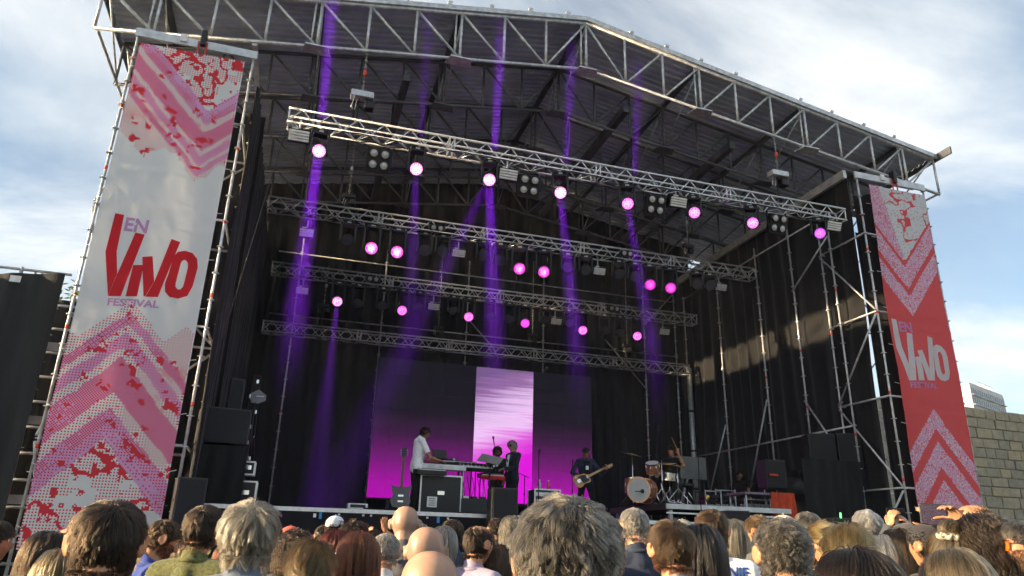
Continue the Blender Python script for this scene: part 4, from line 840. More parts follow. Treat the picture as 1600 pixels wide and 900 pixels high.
par_can(1238, 660, 5.0, 'small dark spot lamp clamped on the right wing scaffold', 1.2); par_can(1250, 684, 5.0, 'lower small spot lamp on the right wing scaffold'); par_can(1240, 697, 4.8, 'lowest small spot lamp on the right wing scaffold', .8)
for i, (px, py, Y) in enumerate(((1180, 700, 8.75), (1118, 712, 8.75), (1240, 700, 6.0))):
    a = at(px, py-12, Y); b = at(px, py+14, Y); o = MB().box(((a.x+b.x)/2, Y, (a.z+b.z)/2), (.13, .03, a.z-b.z)).build('wood_batten', mat('batten%d' % i, (.5, .42, .26), .7)); tag(o, ('pale wooden batten behind the crew members', 'pale wooden batten left of the crew members', 'pale wooden batten behind the wing scaffold diagonal')[i], 'batten')
a = at(1552, 805, 2.0); t = T('white_tent', 'low white canvas canopy in front of the stone wall', 'canopy', (a.x, 2.5, 0))
bm_ = MB(); vs = [(a.x+dx, 2.5+dy, a.z+dz+.04*math.sin(dx*7)) for dx, dy, dz in ((-.55, -.6, -.25), (-.2, -.6, -.05), (.35, -.6, -.08), (.9, -.6, -.22), (-.55, .6, -.25), (-.2, .6, .08), (.35, .6, .02), (.9, .6, -.2))]
bm_.add(vs, [(0, 1, 5, 4), (1, 2, 6, 5), (2, 3, 7, 6)]).build('canvas', mat('canvas', (.72, .72, .70), .8, 0, .1, 4, transl=.3), t)
for i in (0, 3, 4, 7): MB().tube((vs[i][0], vs[i][1], 0), vs[i], .02).build('pole', M['galv'], t)
# guy cables at the left wing
o = MB().tube(at(447, 203, .12), at(326, 600, .12), .008, 5).build('guy_cable', M['blackm']); tag(o, 'thin dark cable slanting from the front truss to the left tower', 'cable')
t = T('pa_rigging', 'black cable bundle with chrome fittings hanging in the left wing', 'rigging', at(395, 640, 1.8)); a = at(398, 585, 1.8); b = at(378, 780, 1.8)
for i in range(5): MB().path([a+Vector((i*.03, 0, 0)), (a+b)/2+Vector((.05*i-.1, 0, .1)), b+Vector((i*.04, 0, 0))], .012, 5).build('cable', M['blackm'], t)
for i in range(8): q = a.lerp(b, (i+.5)/8); MB().bbox(q+Vector((random.uniform(-.05, .1), -.03, 0)), (.05, .04, .08), .008).build('fitting', M['chrome'], t)
# ------------------------------------------------------------------ people
def smooth(a, b, x): t_ = np.clip((x-a)/(b-a), 0, 1); return t_*t_*(3-2*t_)
def headsurf(d, face=True, fem=False):                      # unit directions (n,3) -> points on the head, y forward, z up
    x, y, z = d[:, 0], d[:, 1], d[:, 2]
    A, Bf, Bb, Ct, Cb = (.0715, .087, .099, .108, .120) if fem else (.0745, .091, .102, .108, .128)
    hh = np.sqrt(np.maximum(1e-9, 1-z*z)); hp_ = np.where(z > 0, np.sqrt(np.maximum(0, 1-np.abs(z)**3.1)), hh)/hh; x = x*hp_; y = y*hp_
    lo = smooth(0, 1, -z); X = A*(1+.05*smooth(-.3, .35, z))*x*(1+.06*smooth(.3, -.6, y)*(1-lo)); X = X*(1-.30*lo*smooth(-.4, .6, y)-.12*lo)
    Y = np.where(y > 0, Bf*np.sign(y)*np.abs(y)**.88, Bb*y*(1-.42*lo)); Z = np.where(z > 0, Ct*z, Cb*z)
    Z = np.where((z < 0) & (y < 0), Z*(1-.15*lo*smooth(0, .8, -y)), Z)
    if face:
        fr = smooth(.25, .6, y); ax = np.abs(X)
        Y = Y+fr*(.024*np.exp(-(X/.0125)**2)*smooth(.022, -.028, Z)*smooth(-.050, -.034, Z)+.005*np.exp(-((Z-.030)/.012)**2-(X/.05)**2)
                  - .010*np.exp(-((ax-.031)/.016)**2-((Z-.010)/.012)**2)+.006*np.exp(-(X/.023)**2-((Z+.066)/.011)**2)-.004*np.exp(-(X/.025)**2-((Z+.067)/.003)**2)
                  + .010*np.exp(-(X/.024)**2-((Z+.108)/.018)**2)+.004*np.exp(-((ax-.042)/.018)**2-((Z+.025)/.016)**2))
    return np.stack([X, Y, Z], 1)
def sph(nu, nv):
    vs = [(0, 0, 1)]
    for j in range(1, nv):
        th = math.pi*j/nv
        for i in range(nu): ph = 2*math.pi*i/nu; vs.append((math.sin(th)*math.cos(ph), math.sin(th)*math.sin(ph), math.cos(th)))
    vs.append((0, 0, -1)); fs = []
    for i in range(nu): fs.append((0, 1+i, 1+(i+1) % nu))
    for j in range(nv-2):
        for i in range(nu): a = 1+j*nu; fs.append((a+i, a+nu+i, a+nu+(i+1) % nu, a+(i+1) % nu))
    a = 1+(nv-2)*nu; b = len(vs)-1
    for i in range(nu): fs.append((a+i, b, a+(i+1) % nu))
    return np.array(vs), fs
def ellipsoid(mb, c, r, M3=None):
    v, f = sph(14, 10); v = v*np.array(r)[None]
    pts = [(M3 @ Vector(p) if M3 is not None else Vector(p))+Vector(c) for p in v]; mb.add(pts, f, True)
def loft(mb, pts, rx, ry, right=(1, 0, 0), n=20):
    pts = [Vector(p) for p in pts]; rings = []; right = Vector(right)
    for i, p in enumerate(pts):
        d = (pts[min(i+1, len(pts)-1)]-pts[max(i-1, 0)]).normalized(); a = (right-d*right.dot(d)).normalized(); b = d.cross(a)
        rings.append([p+a*math.cos(2*math.pi*k/n)*rx[i]+b*math.sin(2*math.pi*k/n)*ry[i] for k in range(n)])
    vs = [v for g_ in rings for v in g_]; fs = [(i*n+k, i*n+(k+1) % n, (i+1)*n+(k+1) % n, (i+1)*n+k) for i in range(len(rings)-1) for k in range(n)]
    fs += [tuple(range(n))[::-1], tuple((len(rings)-1)*n+k for k in range(n))]; mb.add(vs, fs, True)
def limb(mb, pts, rad, n=12):                               # tube with rounded joints
    mb.path(pts, rad, n)
    for p, r in zip(pts, rad): ellipsoid(mb, p, (r, r, r))
def hand_geo(mb, wrist, d, nrm, side, curl, spread=.10):
    d = Vector(d).normalized(); nrm = Vector(nrm); nrm = (nrm-d*nrm.dot(d)).normalized(); lat = d.cross(nrm)*side; w = Vector(wrist)
    def along(p, r, segs, ax_d, cu):
        pts = [p]; cur = ax_d.copy()
        for L_, c_ in zip(segs, cu):
            q = Matrix.Rotation(c_, 3, cur.cross(nrm)) if cur.cross(nrm).length > 1e-4 else Matrix.Identity(3); cur = (q @ cur).normalized(); pts.append(pts[-1]+cur*L_)
        limb(mb, pts, [r, r*.97, r*.9, r*.75][:len(pts)], 8)
    M3 = Matrix((lat, d, nrm)).transposed(); ellipsoid(mb, w+d*.048, (.040, .058, .014), M3); limb(mb, [w-d*.03, w+d*.02], [.024, .023], 10)
    for i, (o_, L_) in enumerate(((-.030, .068), (-.010, .078), (.011, .074), (.031, .058))):
        dd = (d+lat*(o_*spread*25)).normalized(); along(w+d*.088+lat*o_, .0085, (L_*.45, L_*.32, L_*.25), dd, (curl*.8, curl, curl*.7))
    td = (d*.62-lat*.72+nrm*.28).normalized(); along(w+d*.022-lat*.034, .0105, (.042, .030, .024), td, (curl*.25, curl*.45, curl*.4))
    return w+d*.10+nrm*.02
def vec(*a): return Vector(a)
def joints(fem=False, lean=0., head_turn=0., head_nod=0., head_tilt=0., arms=None, legs=None, sit=False, bend=0.):
    k = .87 if fem else 1.
    J = dict(pelvis=vec(0, 0, .95), waist=vec(0, .0, 1.10), chest=vec(0, .012, 1.30), nb=vec(0, -.02, 1.475), head=vec(0, .028, 1.645))
    for s, n_ in ((-1, 'l'), (1, 'r')):
        J['sh'+n_] = vec(s*.178*k, -.015, 1.425); J['el'+n_] = vec(s*.235*k, -.04, 1.13); J['wr'+n_] = vec(s*.24*k, .07, .90); J['hd'+n_] = vec(s*.02, .25, -1); J['hn'+n_] = vec(-s, 0, 0); J['cu'+n_] = .35
        J['hip'+n_] = vec(s*.092, 0, .92); J['kn'+n_] = vec(s*.10, .02, .50); J['an'+n_] = vec(s*.105, -.025, .085)
    if sit:
        for s, n_ in ((-1, 'l'), (1, 'r')): J['kn'+n_] = vec(s*.20, .42, .93); J['an'+n_] = vec(s*.22, .46, .50)
    q = Matrix.Rotation(-lean, 3, 'X')
    for n_ in ('waist', 'chest', 'nb', 'head', 'shl', 'shr', 'ell', 'elr', 'wrl', 'wrr'): J[n_] = q @ (J[n_]-J['pelvis'])+J['pelvis']
    if bend: J['head'] = J['nb']+Matrix.Rotation(-bend, 3, 'X') @ (J['head']-J['nb'])
    J['HR'] = Matrix.Rotation(head_turn, 3, 'Z') @ Matrix.Rotation(-head_nod, 3, 'X') @ Matrix.Rotation(head_tilt, 3, 'Y')
    for kk, v in (arms or {}).items(): J[kk] = Vector(v) if not isinstance(v, (int, float)) else v
    for kk, v in (legs or {}).items(): J[kk] = Vector(v)
    J['fem'] = fem; J['ears'] = True; return J
def build_body(J, voxel=.0075, hands=True, dec=1, belly=0.):
    mb = MB(); fem = J['fem']; HR = J['HR']; hc = J['head']
    v, f = sph(44, 34); hs = headsurf(v, True, fem); mb.add([HR @ Vector(p)+hc for p in hs], f, True)
    for s in (-1, 1):                                       # ears
        e0 = vec(s*.083*(.95 if fem else 1), -.012, -.012); pts = []
        for a in np.linspace(-.5, 4.1, 12): pts.append(HR @ (e0+vec(s*(.004+.016*max(0, math.cos(a-2.6))), -.018*math.cos(a)-.006, .031*math.sin(a)+(.004 if math.sin(a) > 0 else 0)))+hc)
        mb.path(pts, [.0068]*11+[.0075], 7); ellipsoid(mb, HR @ (e0+vec(s*.004, -.003, 0))+hc, (.0075, .017, .025), HR)
    nb = J['nb']; up = (hc-nb).normalized(); r = .047 if fem else .056
    limb(mb, [nb-up*.06, nb+up*.03, hc+HR @ vec(0, -.028, -.055)], [r*1.30, r, r*.98], 14)
    sx = .86 if fem else 1.; ch, wa, pe = J['chest'], J['waist'], J['pelvis']
    rt = (J['shr']-J['shl']); rt.normalize(); sm_ = (J['shr']+J['shl'])/2
    loft(mb, [pe-vec(0, 0, .10), pe, wa, wa.lerp(ch, .5), ch, sm_.lerp(ch, .32), sm_+(nb-sm_)*.35, nb+up*.012], [.12, .170*(1.03 if fem else 1), .146*sx+belly*.5, .160*sx+belly, .178*sx+belly*.5, .180*sx, .118*sx, .062*sx],
         [.09, .115, .100+belly, .112+belly, .122, .108, .076, .060], rt)
    loft(mb, [J['shl']+vec(0, 0, .0)-rt*.02, sm_.lerp(nb, .25), J['shr']+rt*.02], [.058, .075, .058], [.060, .075, .060], (0, 1, 0), 14)
    ends = {}
    for n_, s in (('l', -1), ('r', 1)):
        a, b, c = J['sh'+n_], J['el'+n_], J['wr'+n_]; k = .84 if fem else 1.
        limb(mb, [a, a.lerp(b, .35), b, b.lerp(c, .3), c], [.060*k, .053*k, .041*k, .041*k, .027*k])
        if hands: ends[n_] = hand_geo(mb, c, J['hd'+n_], J['hn'+n_], s, J['cu'+n_])
        a, b, c = J['hip'+n_], J['kn'+n_], J['an'+n_]
        limb(mb, [a, a.lerp(b, .4), b, b.lerp(c, .3), c], [.092, .080, .058, .056, .040])
        fd = J.get('ft'+n_, vec(s*.12, 1, 0)); ellipsoid(mb, c+fd.normalized()*.06+vec(0, 0, -.045), (.045, .125, .040), Matrix.Rotation(math.atan2(-fd.x, fd.y), 3, 'Z'))
    me = mb.mesh('body_src'); o = bpy.data.objects.new('body_src', me)
    m1 = o.modifiers.new('r', 'REMESH'); m1.mode = 'VOXEL'; m1.voxel_size = voxel
    m2 = o.modifiers.new('s', 'SMOOTH'); m2.factor = .5; m2.iterations = 6
    if dec < 1: m3 = o.modifiers.new('d', 'DECIMATE'); m3.ratio = dec
    out_ = evalmesh(o); smoothmesh(out_); return out_
def segd(P, a, b):
    a = np.array(a); b = np.array(b); ab = b-a; t_ = np.clip(((P-a)@ab)/max(1e-9, ab@ab), 0, 1); return np.linalg.norm(P-(a+t_[:, None]*ab), axis=1)
def garment(me, J, kind, sleeve='short', off=.009, seed=0):
    n = len(me.vertices); P = np.zeros(n*3); me.vertices.foreach_get('co', P); P = P.reshape(-1, 3); Nn = np.zeros(n*3); me.vertices.foreach_get('normal', Nn); Nn = Nn.reshape(-1, 3)
    S = [('arm', 'sh'+q, 'el'+q, .055) for q in 'lr']+[('fore', 'el'+q, 'wr'+q, .04) for q in 'lr']+[('thigh', 'hip'+q, 'kn'+q, .08) for q in 'lr']+[('calf', 'kn'+q, 'an'+q, .055) for q in 'lr']
    D = []; names = []
    for nm, a, b, r in S: D.append(segd(P, J[a], J[b])/r); names.append(nm)
    for q in 'lr': D.append(segd(P, J['wr'+q], J['wr'+q]+Vector(J['hd'+q]).normalized()*.16)/.035); names.append('hand')
    for q in 'lr': D.append(segd(P, J['an'+q]+vec(0, 0, -.05), J['an'+q]+vec(0, .12, -.05))/.05); names.append('foot')
    up = (J['head']-J['nb']).normalized()
    D.append(segd(P, J['nb']+up*.028, J['head'])/.075); names.append('head')
    D.append(np.minimum(segd(P, J['pelvis'], J['chest'])/.15, segd(P, J['chest'], J['nb']-up*.02)/.13)); names.append('torso'); D[-1] = np.minimum(D[-1], segd(P, J['shl'], J['shr'])/.075)
    lab = np.array(names)[np.argmin(np.stack(D), 0)]
    if kind == 'shirt':
        keep = (lab == 'torso') | (lab == 'arm'); keep |= (lab == 'thigh') & (P[:, 2] > J['pelvis'].z-.08)
        if sleeve == 'long': keep |= (lab == 'fore')
        if sleeve == 'short':
            for q in 'lr': t_ = ((P-np.array(J['sh'+q]))@np.array(J['el'+q]-J['sh'+q]))/((J['el'+q]-J['sh'+q]).length**2); keep &= ~((lab == 'arm') & (t_ > .72) & (segd(P, J['sh'+q], J['el'+q]) < .08))
    elif kind == 'shoe': keep = lab == 'foot'
    else: keep = (lab == 'thigh') | (lab == 'calf') | ((lab == 'torso') & (P[:, 2] < J['waist'].z-.04) & (segd(P, J['pelvis'], J['waist']) < .22)); off = off*.7
    fold = (fbm(P[:, 0]*9+P[:, 2]*4+31, P[:, 2]*9-P[:, 1]*5+17, 90+seed, 3)-.5)*.016
    Q = P+Nn*(off+fold)[:, None]
    qd = np.zeros(len(me.polygons)*4, int); me.loops.foreach_get('vertex_index', qd); qd = qd.reshape(-1, 4); qd = qd[keep[qd].all(1)]
    us = np.zeros(n, bool); us[qd.ravel()] = True; mp_ = np.cumsum(us)-1
    out_ = bpy.data.meshes.new(kind); out_.from_pydata(Q[us].tolist(), [], mp_[qd].tolist()); smoothmesh(out_); out_.update(); return out_
# ---- hair
def hair_mat(name, c1, c2, rough=.32):
    m = bpy.data.materials.new(name); m.use_nodes = True; t = m.node_tree; t.nodes.clear(); o = N(t, 'ShaderNodeOutputMaterial'); h = N(t, 'ShaderNodeBsdfHairPrincipled'); h.parametrization = 'COLOR'
    hi = N(t, 'ShaderNodeAttribute'); hi.attribute_name = 'tone'; rp = N(t, 'ShaderNodeValToRGB'); rp.color_ramp.elements[0].position = .25; rp.color_ramp.elements[1].position = .85
    rp.color_ramp.elements[0].color = tuple(c1)+(1,); rp.color_ramp.elements[1].color = tuple(c2)+(1,); t.links.new(hi.outputs['Fac'], rp.inputs[0]); t.links.new(rp.outputs[0], h.inputs['Color'])
    h.inputs['Roughness'].default_value = rough; h.inputs['IOR'].default_value = 1.42; h.inputs['Radial Roughness'].default_value = .45; t.links.new(h.outputs[0], o.inputs[0]); return m
HC = {'dark': ((.007, .0042, .0026), (.026, .015, .008)), 'brown': ((.020, .0105, .005), (.065, .034, .015)), 'black': ((.004, .0036, .0036), (.012, .010, .009)), 'grey': ((.10, .088, .074), (.34, .31, .265)), 'silver': ((.22, .20, .175), (.55, .51, .45)),
      'salt': ((.018, .014, .010), (.20, .17, .13)), 'blond': ((.13, .065, .02), (.42, .25, .09)), 'dblond': ((.05, .028, .011), (.20, .118, .05)), 'auburn': ((.045, .011, .005), (.12, .032, .012)), 'redd': ((.035, .004, .003), (.09, .012, .008)), 'ginger': ((.20, .055, .012), (.42, .135, .035)), 'greyblond': ((.085, .062, .038), (.42, .33, .21)), 'streak': ((.024, .015, .008), (.30, .185, .085)), 'pale': ((.4, .32, .2), (.68, .58, .42))}
HM = {k: hair_mat('hair_'+k, *v) for k, v in HC.items()}
HB = {k: mat('scalp_'+k, tuple(.6*a+.4*b for a, b in zip(*v)), .6, 0, .45, 90, .6, 160, .3, stretch=(1, 1, .35)) for k, v in HC.items()}
HL_A = np.radians([0, 55, 80, 96, 112, 135, 160, 180]); HL_Z = np.array([-.60, -.56, -.40, -.16, .18, .40, .50, .50])
def scalp_mask(d, recede=0., low=0.):
    al = np.arccos(np.clip(-d[:, 1]/np.maximum(1e-6, np.hypot(d[:, 0], d[:, 1])), -1, 1)); h = np.interp(al, HL_A, HL_Z)-low*smooth(1.6, .6, al)+recede*smooth(1.5, 2.4, al); return d[:, 2]-h
def grow(n, style, L, seed, fem=False, recede=0., low=0., lift=.35, clump=.6, nclump=None, K=8, grav=.25, curl=0., curlf=60., spread=.25, bald=None, off=(.002, .012), tie=None, messy=.15, part=0.):
    g_ = np.random.default_rng(seed); d = g_.normal(size=(int(n*3.2), 3)); d /= np.linalg.norm(d, axis=1)[:, None]
    mk = scalp_mask(d, recede, low) > g_.normal(size=len(d))*.03
    if bald is not None:
        q = d-np.array(bald[0])/np.linalg.norm(bald[0]); mk &= np.linalg.norm(q, axis=1) > bald[1]*(1+.15*g_.normal(size=len(d)))
    d = d[mk][:n]; n = len(d); P = headsurf(d, False, fem); nr = d/np.array([.076, .098, .115])[None]; nr /= np.linalg.norm(nr, axis=1)[:, None]
    crown = np.array([.012, -.07, .10])
    def field(p, nr):
        if style == 'crown': v = p-crown
        elif style == 'back': v = np.tile([0, -1., -.15], (len(p), 1))
        elif style == 'fwd': v = np.tile([.15, 1., .0], (len(p), 1))
        elif style == 'side': v = np.stack([np.full(len(p), .8), .2-0*p[:, 0], -.35-0*p[:, 0]], 1)
        elif style == 'long': v = np.stack([np.tanh((p[:, 0]-part)/.03)*.45*smooth(.0, .10, p[:, 2]), -.75*smooth(-.04, .09, p[:, 2])*np.ones(len(p)), -np.ones(len(p))], 1)
        elif style == 'tie': v = np.array(tie)[None]-p
        else: v = p-crown
        v = v-nr*np.sum(v*nr, 1)[:, None]; return v/np.maximum(1e-6, np.linalg.norm(v, axis=1))[:, None]
    nc = nclump or max(24, n//17); ci = g_.integers(0, n, nc); own = ci[np.argmax((P @ P[ci].T).astype(np.float32)-.5*(P[ci]**2).sum(1)[None], 1)]
    Lr = L(d) if callable(L) else np.full(n, L); Lr = Lr*g_.uniform(.75, 1.1, n); o_ = g_.uniform(off[0], off[1], n)
    jit = g_.normal(size=(n, 3))*messy; cj = g_.normal(size=(n, 3))*spread; jit = jit+cj[own]
    pts = np.zeros((n, K, 3)); pts[:, 0] = P; cur = P.copy(); dirn = nr*lift+field(P, nr)*(1-lift)+jit*.6; dirn /= np.linalg.norm(dirn, axis=1)[:, None]
    ax_ = np.array([.076, .098, .115])
    for k in range(1, K):
        st = Lr/(K-1); cur = cur+dirn*st[:, None]
        dd = cur/np.maximum(1e-6, np.linalg.norm(cur, axis=1))[:, None]; hs = headsurf(dd, False, fem); rr = np.linalg.norm(hs, axis=1)+o_*(.4+.6*min(1, k/2)); rc = np.linalg.norm(cur, axis=1)
        push = rc < rr; cur = np.where(push[:, None], dd*rr[:, None], cur)
        neck = (cur[:, 2] < -.07) & (np.hypot(cur[:, 0], cur[:, 1]+.03) < .070+o_)           # keep clear of neck and shoulders
        hyp = np.maximum(1e-5, np.hypot(cur[:, 0], cur[:, 1]+.03)); s_ = (.070+o_)/hyp
        cur[:, 0] = np.where(neck, cur[:, 0]*s_, cur[:, 0]); cur[:, 1] = np.where(neck, (cur[:, 1]+.03)*s_-.03, cur[:, 1])
        tor = (cur[:, 2] < -.19) & (np.abs(cur[:, 0]) < .2) & (np.abs(cur[:, 1]+.03) < .115+o_); cur[:, 1] = np.where(tor, np.where(cur[:, 1] > .02, .09+o_, -.145-o_), cur[:, 1])
        pts[:, k] = cur
        nn = dd/ax_; nn /= np.linalg.norm(nn, axis=1)[:, None]; near = np.clip(1-(np.linalg.norm(cur, axis=1)-rr)/.05, 0, 1)[:, None]
        fl = field(cur, nn); dirn = dirn*.55+fl*.45*near+np.array([0, 0, -1.])*grav*(1.15-near)+jit*.18*(1-.4*k/K); dirn /= np.linalg.norm(dirn, axis=1)[:, None]
    tk = (np.arange(K)/(K-1))[None, :, None]; pts = pts+(pts[own]+(P-P[own])[:, None, :]*(1-.75*tk)-pts)*clump*tk
    if curl:
        ph = g_.uniform(0, 6.28, n)[own][:, None]+g_.normal(size=(n, 1))*.5; s_ = np.cumsum(np.concatenate([np.zeros((n, 1)), np.linalg.norm(np.diff(pts, axis=1), axis=2)], 1), 1)
        amp = curl*np.minimum(1, s_/.03); pts[:, :, 0] += amp*np.cos(s_*curlf+ph); pts[:, :, 1] += amp*np.sin(s_*curlf+ph); pts[:, :, 2] += amp*.5*np.sin(s_*curlf*1.3+ph)
    global TONE; cr_t = g_.random(n); TONE = .52*cr_t[own]+.48*g_.random(n)
    return pts
TONE = None
def hair_obj(pts, parent, J, m, r0, name='hair', label=None):
    n, K, _ = pts.shape; HR = np.array(J['HR']); W_ = pts.reshape(-1, 3) @ HR.T+np.array(J['head'])[None]
    cu = bpy.data.hair_curves.new(name); cu.add_curves([K]*n); cu.attributes['position'].data.foreach_set('vector', W_.astype(np.float32).ravel())
    ra = cu.attributes.get('radius') or cu.attributes.new('radius', 'FLOAT', 'POINT'); prof = (1-.75*(np.arange(K)/(K-1))**2)*r0
    ra.data.foreach_set('value', np.tile(prof, n).astype(np.float32)); cu.materials.append(m)
    tn_ = cu.attributes.new('tone', 'FLOAT', 'CURVE'); tn_.data.foreach_set('value', (TONE if TONE is not None and len(TONE) == n else np.random.default_rng(n).random(n)).astype(np.float32))
    o = bpy.data.objects.new(name, cu); COL.objects.link(o); o.parent = parent
    if label: o['label'] = label
    return o
def cap_mesh(J, parent, m, fem=False, recede=0., low=0., off=.004, bald=None, name='scalp_hair'):
    v, f = sph(64, 48); mk = scalp_mask(v, recede, low) > -.01
    if bald is not None: mk &= np.linalg.norm(v-np.array(bald[0])/np.linalg.norm(bald[0]), axis=1) > bald[1]
    edge = np.clip(scalp_mask(v, recede, low)/.15, 0, 1); P = headsurf(v*1., False, fem); P = P*(1+(off*edge-.001*(1-edge))[:, None]/.1)
    mb = MB(); HR = J['HR']; mb.add([HR @ Vector(p)+J['head'] for p in P], [q for q in f if all(mk[i] for i in q)], True); 
    return mb.build(name, m, parent, True)
SK = {}
def skin(c):
    if c not in SK:
        m = mat('skin_%d' % len(SK), c, .42, 0, 0, 16, col2=(c[0]*.86, c[1]*.74, c[2]*.68), bump=.3, bscale=300, spec=.45, detail=6, bdist=.0006); b = m.node_tree.nodes['Principled BSDF']; b.inputs['Subsurface Weight'].default_value = .12; b.inputs['Subsurface Radius'].default_value = (.012, .004, .002); b.inputs['Subsurface Scale'].default_value = 1.; SK[c] = m
    return SK[c]
def bald_skin(c):
    m = skin(c).copy(); t = m.node_tree; b = t.nodes['Principled BSDF']; src = b.inputs['Base Color'].links[0].from_socket; tcn = N(t, 'ShaderNodeTexCoord'); sp = N(t, 'ShaderNodeSeparateXYZ'); t.links.new(tcn.outputs['Object'], sp.inputs[0])
    mr = N(t, 'ShaderNodeMapRange'); mr.inputs[1].default_value = 1.735; mr.inputs[2].default_value = 1.66; mr.inputs[3].default_value = 0; mr.inputs[4].default_value = 1.1; t.links.new(sp.outputs[2], mr.inputs[0])
    m2_ = N(t, 'ShaderNodeMapRange'); m2_.inputs[1].default_value = 1.555; m2_.inputs[2].default_value = 1.60; t.links.new(sp.outputs[2], m2_.inputs[0]); nz_ = N(t, 'ShaderNodeTexNoise'); nz_.inputs['Scale'].default_value = 420; t.links.new(tcn.outputs['Object'], nz_.inputs['Vector'])
    a_ = N(t, 'ShaderNodeMath', operation='MULTIPLY'); t.links.new(mr.outputs[0], a_.inputs[0]); t.links.new(m2_.outputs[0], a_.inputs[1]); a2 = N(t, 'ShaderNodeMath', operation='MULTIPLY'); t.links.new(a_.outputs[0], a2.inputs[0]); t.links.new(nz_.outputs['Fac'], a2.inputs[1])
    mx_ = N(t, 'ShaderNodeMix', data_type='RGBA'); t.links.new(a2.outputs[0], mx_.inputs['Factor']); t.links.new(src, mx_.inputs['A']); mx_.inputs['B'].default_value = (.16, .13, .11, 1); t.links.new(mx_.outputs['Result'], b.inputs['Base Color']); b.inputs['Roughness'].default_value = .36; return m
S1, S2, S3, S4 = (.50, .262, .150), (.45, .228, .128), (.36, .172, .098), (.54, .295, .18)
CL = {}
def cloth_mat(c, c2=None, scale=14.):
    k = (c, c2, scale)
    if k not in CL: CL[k] = mat('fabric_%d' % len(CL), c, .85, 0, .12, scale, .4, 120, .25, col2=c2, sheen=.1, bdist=.004)
    return CL[k]
PROTO = {}
def proto(key, **kw):
    if key not in PROTO:
        bl = kw.pop('belly', 0.); J = joints(**kw); b = build_body(J, belly=bl); PROTO[key] = (J, b, {s: garment(b, J, 'shirt', s, seed=hash(key) % 7) for s in ('short', 'long')}, garment(b, J, 'trousers'), garment(b, J, 'shoe', off=.006))
    return PROTO[key]
def share(me, name, parent, m):
    o = bpy.data.objects.new(name, me)
    if not me.materials: me.materials.append(None)
    COL.objects.link(o); o.parent = parent; o.material_slots[0].link = 'OBJECT'; o.material_slots[0].material = m; return o
jeans = cloth_mat((.05, .07, .12)); dark_tr = cloth_mat((.02, .02, .024)); shoe_m = cloth_mat((.05, .045, .04))
def person(label, loc, rz, scale, P, skin_c, shirt, sleeve='short', trousers=None, group=None, collar=True, body_scale=None):
    J, b, gs, tr, sh = P; t = T('person', label, 'person', loc, rz, group); t.scale = (scale,)*3
    share(b, 'body', t, skin(skin_c)); share(gs[sleeve], 'shirt', t, shirt); share(tr, 'trousers', t, trousers or jeans); share(sh, 'shoes', t, shoe_m)
    if collar:
        up = (J['head']-J['nb']).normalized(); c = J['nb']+up*.012; r = .062 if J['fem'] else .073; pts = []
        for a in np.linspace(0, 2*math.pi, 25): pts.append(c+vec(math.cos(a)*r, math.sin(a)*r+.004, -.030*smooth(-.2, 1., math.sin(a))+.012*smooth(.2, -1, math.sin(a))))
        mb = MB(); mb.path(pts, [.011]*25, 8); mb.build('collar', shirt, t, True)
    return t
def custom(J, voxel=.0065, dec=1, belly=0., sleeve='short'):
    b = build_body(J, voxel, True, dec, belly); return (J, b, {sleeve: garment(b, J, 'shirt', sleeve)}, garment(b, J, 'trousers'), garment(b, J, 'shoe', off=.006))
def eyes_brows(t, J, hc, glasses=None, m=None):
    HR = J['HR']; hd = J['head']
    for s in (-1, 1):
        e = MB(); ellipsoid(e, HR @ vec(s*.031, .070, .010)+hd, (.0125, .0125, .0125)); e.build('eye', M['white'], t, True)
        e = MB(); ellipsoid(e, HR @ vec(s*.031, .0795, .010)+hd, (.006, .004, .006)); e.build('iris', mat_iris, t, True)
        mb = MB(); mb.path([HR @ vec(s*.014, .094, .028)+hd, HR @ vec(s*.030, .093, .034)+hd, HR @ vec(s*.050, .080, .028)+hd], [.003, .004, .002], 6); mb.build('eyebrow', HB[hc], t, True)
    if glasses:
        m_ = m or M['blackm']
        for s in (-1, 1):
            mb = MB(); mb.add([HR @ vec(s*x, .098-.35*max(0, abs(x)-.02), z)+hd for x, z in ((.008, .022), (.055, .024), (.056, .0), (.046, -.016), (.016, -.014), (.008, .002))]+[HR @ vec(s*x, .095-.35*max(0, abs(x)-.02), z)+hd for x, z in ((.008, .022), (.055, .024), (.056, .0), (.046, -.016), (.016, -.014), (.008, .002))], [tuple(range(6)), tuple(range(11, 5, -1))]+[(i, (i+1) % 6, 6+(i+1) % 6, 6+i) for i in range(6)]); mb.build('lens', glasses, t, True)
            MB().path([HR @ vec(s*.055, .086, .018)+hd, HR @ vec(s*.080, .05, .018)+hd, HR @ vec(s*.085, -.01, .014)+hd, HR @ vec(s*.084, -.025, .0)+hd], .0022, 5).build('temple_arm', m_, t, True)
        MB().path([HR @ vec(-.012, .100, .014)+hd, HR @ vec(0, .104, .017)+hd, HR @ vec(.012, .100, .014)+hd], .0022, 5).build('bridge', m_, t, True)
mat_iris = mat('iris', (.03, .02, .015), .2); M['shade'] = mat('dark_lens2', (.008, .008, .01), .08); M['amber'] = mat('orange_lens', (.85, .22, .03), .1, 0, .05, 5, transl=.45)
